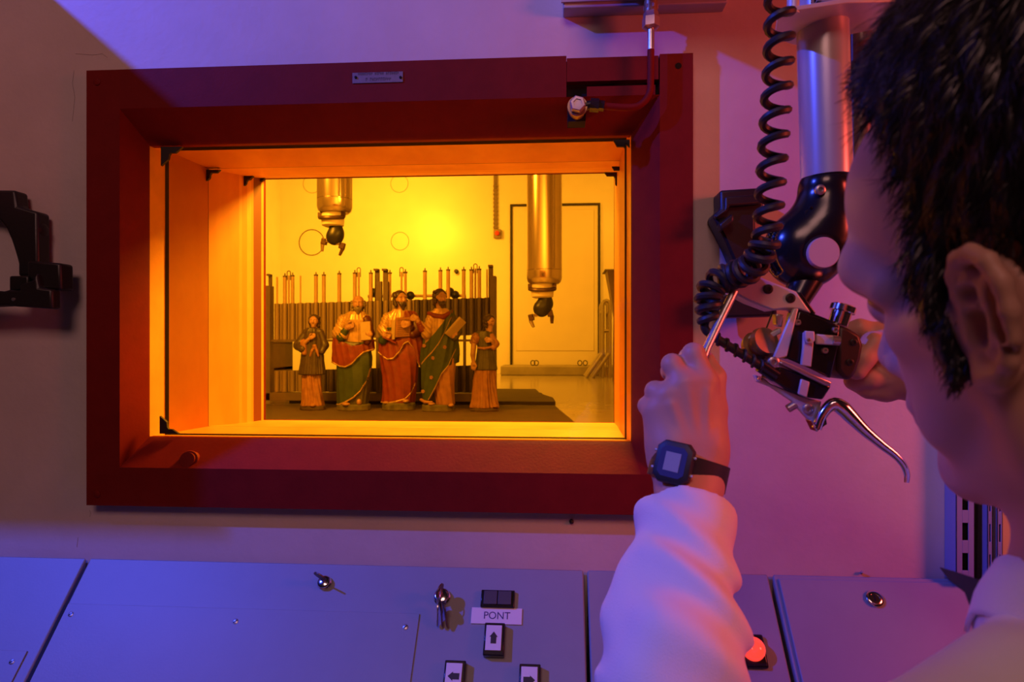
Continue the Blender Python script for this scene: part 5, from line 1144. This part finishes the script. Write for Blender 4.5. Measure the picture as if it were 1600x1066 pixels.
B.con(G(1410, 540, 6), G(1372, 528, 12), rg(18), rg(16), .005); B.con(G(1372, 528, 12), G(1350, 534, 26), rg(15), rg(13), .004)
# upper chest core under the shirt keeps the body one piece
CHE = CC(.33, .335, -.33); B.con(nbw, CHE, .048, .075, .04)
pts, q = biggest(*B.mesh(.0021))
person = link('person', np_mesh(smooth_pts(pts, q, 1, .4), q, 'person'), m_skin, None, origin=CC(.40, .40, -1.45))
tag(person, 'dark-haired man in a pale work coat gripping the manipulator handle, seen from behind', 'person')
# nails of the right thumb are too small to matter; left watch follows below

# ---- hair
m_hair = mat('dark_hair', (.012, .009, .010), .38, noise=.3, nscale=300)
Hs = SD()
Hs.ell(HP((0, -.016, .056)), np.array((.0785, .1035, .0935)) * HS, .01, '+', RH); Hs.ell(HP((0, .032, .078)), np.array((.068, .058, .062)) * HS, .02, '+', RH); Hs.ell(HP((0, -.01, .096)), np.array((.070, .095, .076)) * HS, .02, '+', RH)
for s_ in (-1, 1): Hs.con(HP((s_ * .0690, .022, .034)), HP((s_ * .0745, .017, -.022)), .0105 * HS, .0072 * HS, .008)
Hs.con(HP((0, -.072, -.0)), HP((0, -.062, -.055)), .050 * HS, .042 * HS, .02)
IR = RH.T / HS
_ho = HP((0, 0, 0))
def tohead(x, y, z):
    dx, dy, dz = x - _ho.x, y - _ho.y, z - _ho.z
    return [IR[i, 0] * dx + IR[i, 1] * dy + IR[i, 2] * dz for i in range(3)]
hp = poly_sd([(.08, .20), (.074, .152), (.050, .130), (.030, .108), (.018, .084), (.018, .052), (.026, .024), (.030, .010), (.030, -.028), (.012, -.026), (.008, .012), (.010, .030), (-.002, .039), (-.016, .036), (-.026, .020), (-.030, -.02), (-.034, -.062), (-.14, -.062), (-.14, .20)])
def hairline(x, y, z):
    a, b_, c = tohead(x, y, z)
    ragged = .0025 * np.sin(b_ * 900 + a * 300) * np.sin(c * 700)
    return np.broadcast_arrays(hp(b_ + .45 * np.abs(a) * 0, c), x + y + z)[0] + ragged
Hs.cut(hairline)
def hdisp(x, y, z):
    a, b_, c = tohead(x, y, z)
    return .0013 * np.sin(420 * b_ + 160 * c + 2 * np.sin(90 * c)) * np.sin(150 * a + 60 * c) + .0007 * np.sin(900 * b_ + 500 * a + 200 * c)
hpts, hq = Hs.mesh(.0024, hdisp)
hair = link('hair', np_mesh(smooth_pts(hpts, hq, 1, .4), hq, 'hair'), m_hair, person)
# strands on the scalp
fc = hpts[hq]; ce = fc.mean(1); nr = np.cross(fc[:, 1] - fc[:, 0], fc[:, 2] - fc[:, 0]); ln = np.linalg.norm(nr, axis=1, keepdims=True) + 1e-12; nr = nr / ln
sgn = np.sign(((ce - np.array(HP((0, -.01, .03)))) * nr).sum(1, keepdims=True)); nr *= np.where(sgn == 0, 1, sgn)
loc = np.stack(tohead(ce[:, 0], ce[:, 1], ce[:, 2]), 1)
outer = ((loc - np.array([0, -.014, .045])) / np.array([.07, .095, .085])); keep = (np.linalg.norm(outer, axis=1) > 1.02); idx = np.nonzero(keep)[0]
idx = RNG.choice(idx, 26000); Np = len(idx)
c0_ = ce[idx] + RNG.normal(0, .0006, (Np, 3)); n0 = nr[idx]; l0 = loc[idx]
# grow forward and down from the crown
crown = np.array([0, -.055, .14]); fl = l0 - crown; fl[:, 2] -= .03; fl /= np.linalg.norm(fl, axis=1, keepdims=True) + 1e-9
flw = fl @ (RH.T); flw += RNG.normal(0, .20, (Np, 3)); flw -= n0 * (flw * n0).sum(1, keepdims=True); flw /= np.linalg.norm(flw, axis=1, keepdims=True) + 1e-9
Ls = RNG.uniform(.009, .018, (Np, 1)) * np.where(l0[:, 2:3] < .02, .5, 1.0) * np.where(l0[:, 1:2] > .03, .6, 1.0)
sdv = np.cross(flw, n0); wd = .00026
p0 = c0_ - n0 * .001; p1 = c0_ + flw * Ls * .5 + n0 * Ls * .16; p2 = c0_ + flw * Ls + n0 * Ls * .12
vv = np.stack([p0 - sdv * wd, p0 + sdv * wd, p1 - sdv * wd, p1 + sdv * wd, p2 - sdv * wd * .3, p2 + sdv * wd * .3], 1).reshape(-1, 3)
b6 = np.arange(Np)[:, None] * 6; qd = np.concatenate([b6 + np.array([[0, 1, 3, 2]]), b6 + np.array([[2, 3, 5, 4]])])
st_ = link('hair_strands', np_mesh(vv, qd, 'hair_strands'), m_hair, person); st_['kind'] = 'stuff'

# ---- coat
m_coat = mat('pale_cotton_coat', (.80, .74, .71), .8, bump=.25, bscale=900, spec=.2)
C_ = SD()
C_.con(CC(.125, .50, -.235), H(1062, 790, -34), .050, .0440, .02); C_.con(ELB, CC(.125, .50, -.235), .054, .050, .03); C_.con(SHL, ELB, .055, .054, .02)
C_.con(nbw - Vector((0, 0, -.005)), SHL, .055, .055, .02); C_.con(nbw - Vector((0, 0, .02)), SHR, .06, .06, .03); C_.con(SHR, ELR, .066, .058, .03); C_.con(ELR, WRR.lerp(ELR, .3), .056, .04, .03)
tz = lambda X, Z, z: CC(X, Z, z)
C_.con(tz(.33, .33, -.30), tz(.36, .33, -.62), .11, .12, .06); C_.con(tz(.26, .31, -.33), tz(.29, .31, -.64), .085, .095, .06); C_.con(tz(.42, .38, -.31), tz(.42, .37, -.64), .085, .095, .06)
# sleeve opening and neck opening
cuffc = np.array(H(1062, 792, -34)); cuffn = np.array((H(1062, 790, -34) - ELB).normalized())
def cuff_cut(x, y, z):
    d = (x - cuffc[0]) * cuffn[0] + (y - cuffc[1]) * cuffn[1] + (z - cuffc[2]) * cuffn[2]; r2 = (x - cuffc[0]) ** 2 + (y - cuffc[1]) ** 2 + (z - cuffc[2]) ** 2
    return np.where(r2 < .01, d, -1.0)
C_.cut(cuff_cut); C_.con(Vector(cuffc - cuffn * .025), Vector(cuffc + cuffn * .03), .0345, .036, .002, '-')
C_.con(nbw + Vector((0, 0, .12)), nbw + Vector((0, 0, .045)), .062, .058, .004, '-')
ax_f = (H(1062, 800, -34) - ELB).normalized()
e0 = np.array(ELB); axn = np.array(ax_f)
def coat_disp(x, y, z):
    t = (x - e0[0]) * axn[0] + (y - e0[1]) * axn[1] + (z - e0[2]) * axn[2]
    ang = np.sin(38 * x + 26 * z)
    big = .0042 * np.sin(95 * t + 2.4 * ang + 30 * x) * np.clip((.30 - t) / .12, 0, 1) * np.clip((t + .06) / .05, 0, 1)
    return big + .0011 * np.sin(60 * x + 45 * y) * np.sin(52 * z + 31 * y) + .0007 * np.sin(150 * z + 70 * x)
cp, cq = biggest(*C_.mesh(.0036, coat_disp)); coat = link('work_coat', np_mesh(smooth_pts(cp, cq, 2, .5), cq, 'work_coat'), m_coat, person)
# cuff band
cw = H(1063, 790, -34); mb = M()
u_ = ax_f.orthogonal().normalized(); v_ = ax_f.cross(u_)
def rings(c, ax, rr, seg=40):
    u_ = ax.orthogonal().normalized(); v_ = ax.cross(u_); return [[c + ax * t + (u_ * math.cos(2 * PI * j / seg) + v_ * math.sin(2 * PI * j / seg)) * r_ for j in range(seg)] for t, r_ in rr]
# collar: a turned-down band with two points
col = []
for j in range(41):
    a = 2 * PI * j / 40
    col.append(a)
cn = CC(.324, .330, -.136)
bodyf = Vector(RGT * -math.sin(math.radians(32)) + FWD * math.cos(math.radians(32))); bodyr = Vector(RGT * math.cos(math.radians(32)) + FWD * math.sin(math.radians(32)))
mb = M(); R_ = []
prof = [(.056, -.012), (.058, .010), (.0585, .026), (.0605, .029), (.0625, .027), (.065, .014), (.068, .000), (.069, -.004)]
for rr, zz in prof:
    ring_ = []
    for j in range(37):
        a = math.radians(20 + 320 * j / 36); front = max(0, math.cos(a)); k_ = rr + (.006 * front if zz < .02 else 0)
        ring_.append(cn + bodyf * (math.cos(a) * k_) + bodyr * (math.sin(a) * k_) + UP * (zz * (1 - .0 * front) - .010 * front ** 2 - .055 * max(0, math.cos(a - math.radians(50)))))
    R_.append(ring_)
mb.loft(R_, closed=False, caps=(False, False)); co_ = build(mb, 'collar', m_coat, person); sm_ = co_.modifiers.new('t', 'SOLIDIFY'); sm_.thickness = .0025
# far point of the coat collar, its shade put into the dark cloth colour
m_dcol = mat('shaded_coat_cloth', (.045, .026, .018), .85)
P3 = lambda px, py, Z: C3(px, py, Z)
mb = M(); tipz = .40
A = [P3(1464, 884, .41), P3(1492, 893, .40), P3(1530, 905, .375), P3(1560, 935, .36), P3(1545, 990, .35), P3(1520, 965, .365), P3(1505, 925, .385), P3(1480, 905, .40)]
nrm = (A[2] - A[0]).cross(A[4] - A[0]).normalized(); mb.prism(A, nrm * .004); build(mb, 'shaded_collar_point', m_dcol, person, bevel=.0012)
# trousers and shoes so that he stands on the floor
m_tr = mat('dark_trousers', (.03, .03, .045), .85); Tq = SD()
hz = CC(.38, .35, -.66)
for (X, Z, xf, zf_) in ((.29, .30, .27, .32), (.45, .38, .46, .38)):
    Tq.con(CC(X, Z, -.66), CC(X, Z + .02, -1.0), .10, .075, .04); Tq.con(CC(X, Z + .02, -1.0), CC(xf, zf_, -1.37), .075, .06, .03)
Tq.con(CC(.31, .31, -.60), CC(.43, .37, -.60), .115, .115, .04); tp_, tq_ = Tq.mesh(.010); link('trousers', np_mesh(tp_, tq_, 'trousers'), m_tr, person)
for xf, zf_ in ((.27, .32), (.46, .38)):
    S_ = SD(); a_ = CC(xf, zf_ - .03, -1.40); b_ = a_ + bodyf * .17; a_.z = .05; b_.z = .038
    S_.con(a_, b_, .047, .038, .03); S_.cut(lambda x, y, z: .001 - z + 0 * x + 0 * y); p1_, q1_ = S_.mesh(.007); link('shoe', np_mesh(p1_, q1_, 'shoe'), m_black, person)

# ---- wristwatch
wt = empty('wristwatch', H(1050, 745, -60), 'black plastic digital wristwatch on the left wrist of the man', 'watch')
axw = (H(1068, 690, -14) - H(1072, 760, -26)).normalized()
tiltv = (axw + (H(1000, 740, 0) - H(1100, 760, 0)).normalized() * -.32).normalized()
wc = H(1070, 732, -21)
side = (H(1000, 738, -30) - H(1140, 738, -10)).normalized(); side = (side - tiltv * side.dot(tiltv)).normalized(); back = side.cross(tiltv)
if back.dot(FWD) > 0: back = -back
def oval(c, ax_r, ax_b, t, ra, rb, n=44): return [c + ax_r * (ra * math.cos(2 * PI * j / n)) + ax_b * (rb * math.sin(2 * PI * j / n)) + tiltv * t for j in range(n)]
ra, rb = r(57), r(40)
mb = M(); hw = r(20)
mb.loft([oval(wc, side, back, -hw, ra + .0008, rb + .0008), oval(wc, side, back, -hw, ra + .0026, rb + .0026), oval(wc, side, back, hw, ra + .0026, rb + .0026), oval(wc, side, back, hw, ra + .0008, rb + .0008), oval(wc, side, back, -hw, ra + .0008, rb + .0008)], caps=(False, False)); build(mb, 'strap', m_rubber, wt)
# case sits on the outer back of the wrist
phi = math.radians(52); nc = (side * math.cos(phi) + back * math.sin(phi)).normalized(); tc_ = (back * math.cos(phi) - side * math.sin(phi)).normalized()
cc = wc + side * (ra * math.cos(phi)) + back * (rb * math.sin(phi)) + nc * .002 + tiltv * .002
def octo(c, hx, hy, cut, t): return [c + tc_ * a * 1. + tiltv * b_ + nc * t for a, b_ in ((-hx + cut, -hy), (hx - cut, -hy), (hx, -hy + cut), (hx, hy - cut), (hx - cut, hy), (-hx + cut, hy), (-hx, hy - cut), (-hx, -hy + cut))]
mb = M(); mb.loft([octo(cc, .0165, .0185, .006, 0), octo(cc, .0175, .0195, .006, .003), octo(cc, .0165, .0185, .006, .0085), octo(cc, .0135, .0155, .005, .0098)], smooth=False); build(mb, 'watch_case', m_rubber, wt, bevel=.0006)
mb = M(); mb.loft([octo(cc, .0122, .0140, .004, .0097), octo(cc, .0122, .0140, .004, .0102)], smooth=False); build(mb, 'dial', mat('watch_dial', (.05, .06, .16), .25), wt)
mb = M(); mb.obox(cc + nc * .0104, tc_, tiltv, nc, .0070, .0085, .0003); build(mb, 'display', mat('lcd_grey', (.34, .37, .42), .22), wt)
for sx in (-1, 1):
    for sy in (-1, 1): mb = M(); mb.cyl(cc + tc_ * (sx * .0168) + tiltv * (sy * .008) + nc * .005, cc + tc_ * (sx * .0192) + tiltv * (sy * .008) + nc * .005, .0014, seg=8); build(mb, 'push_button', m_steel, wt)
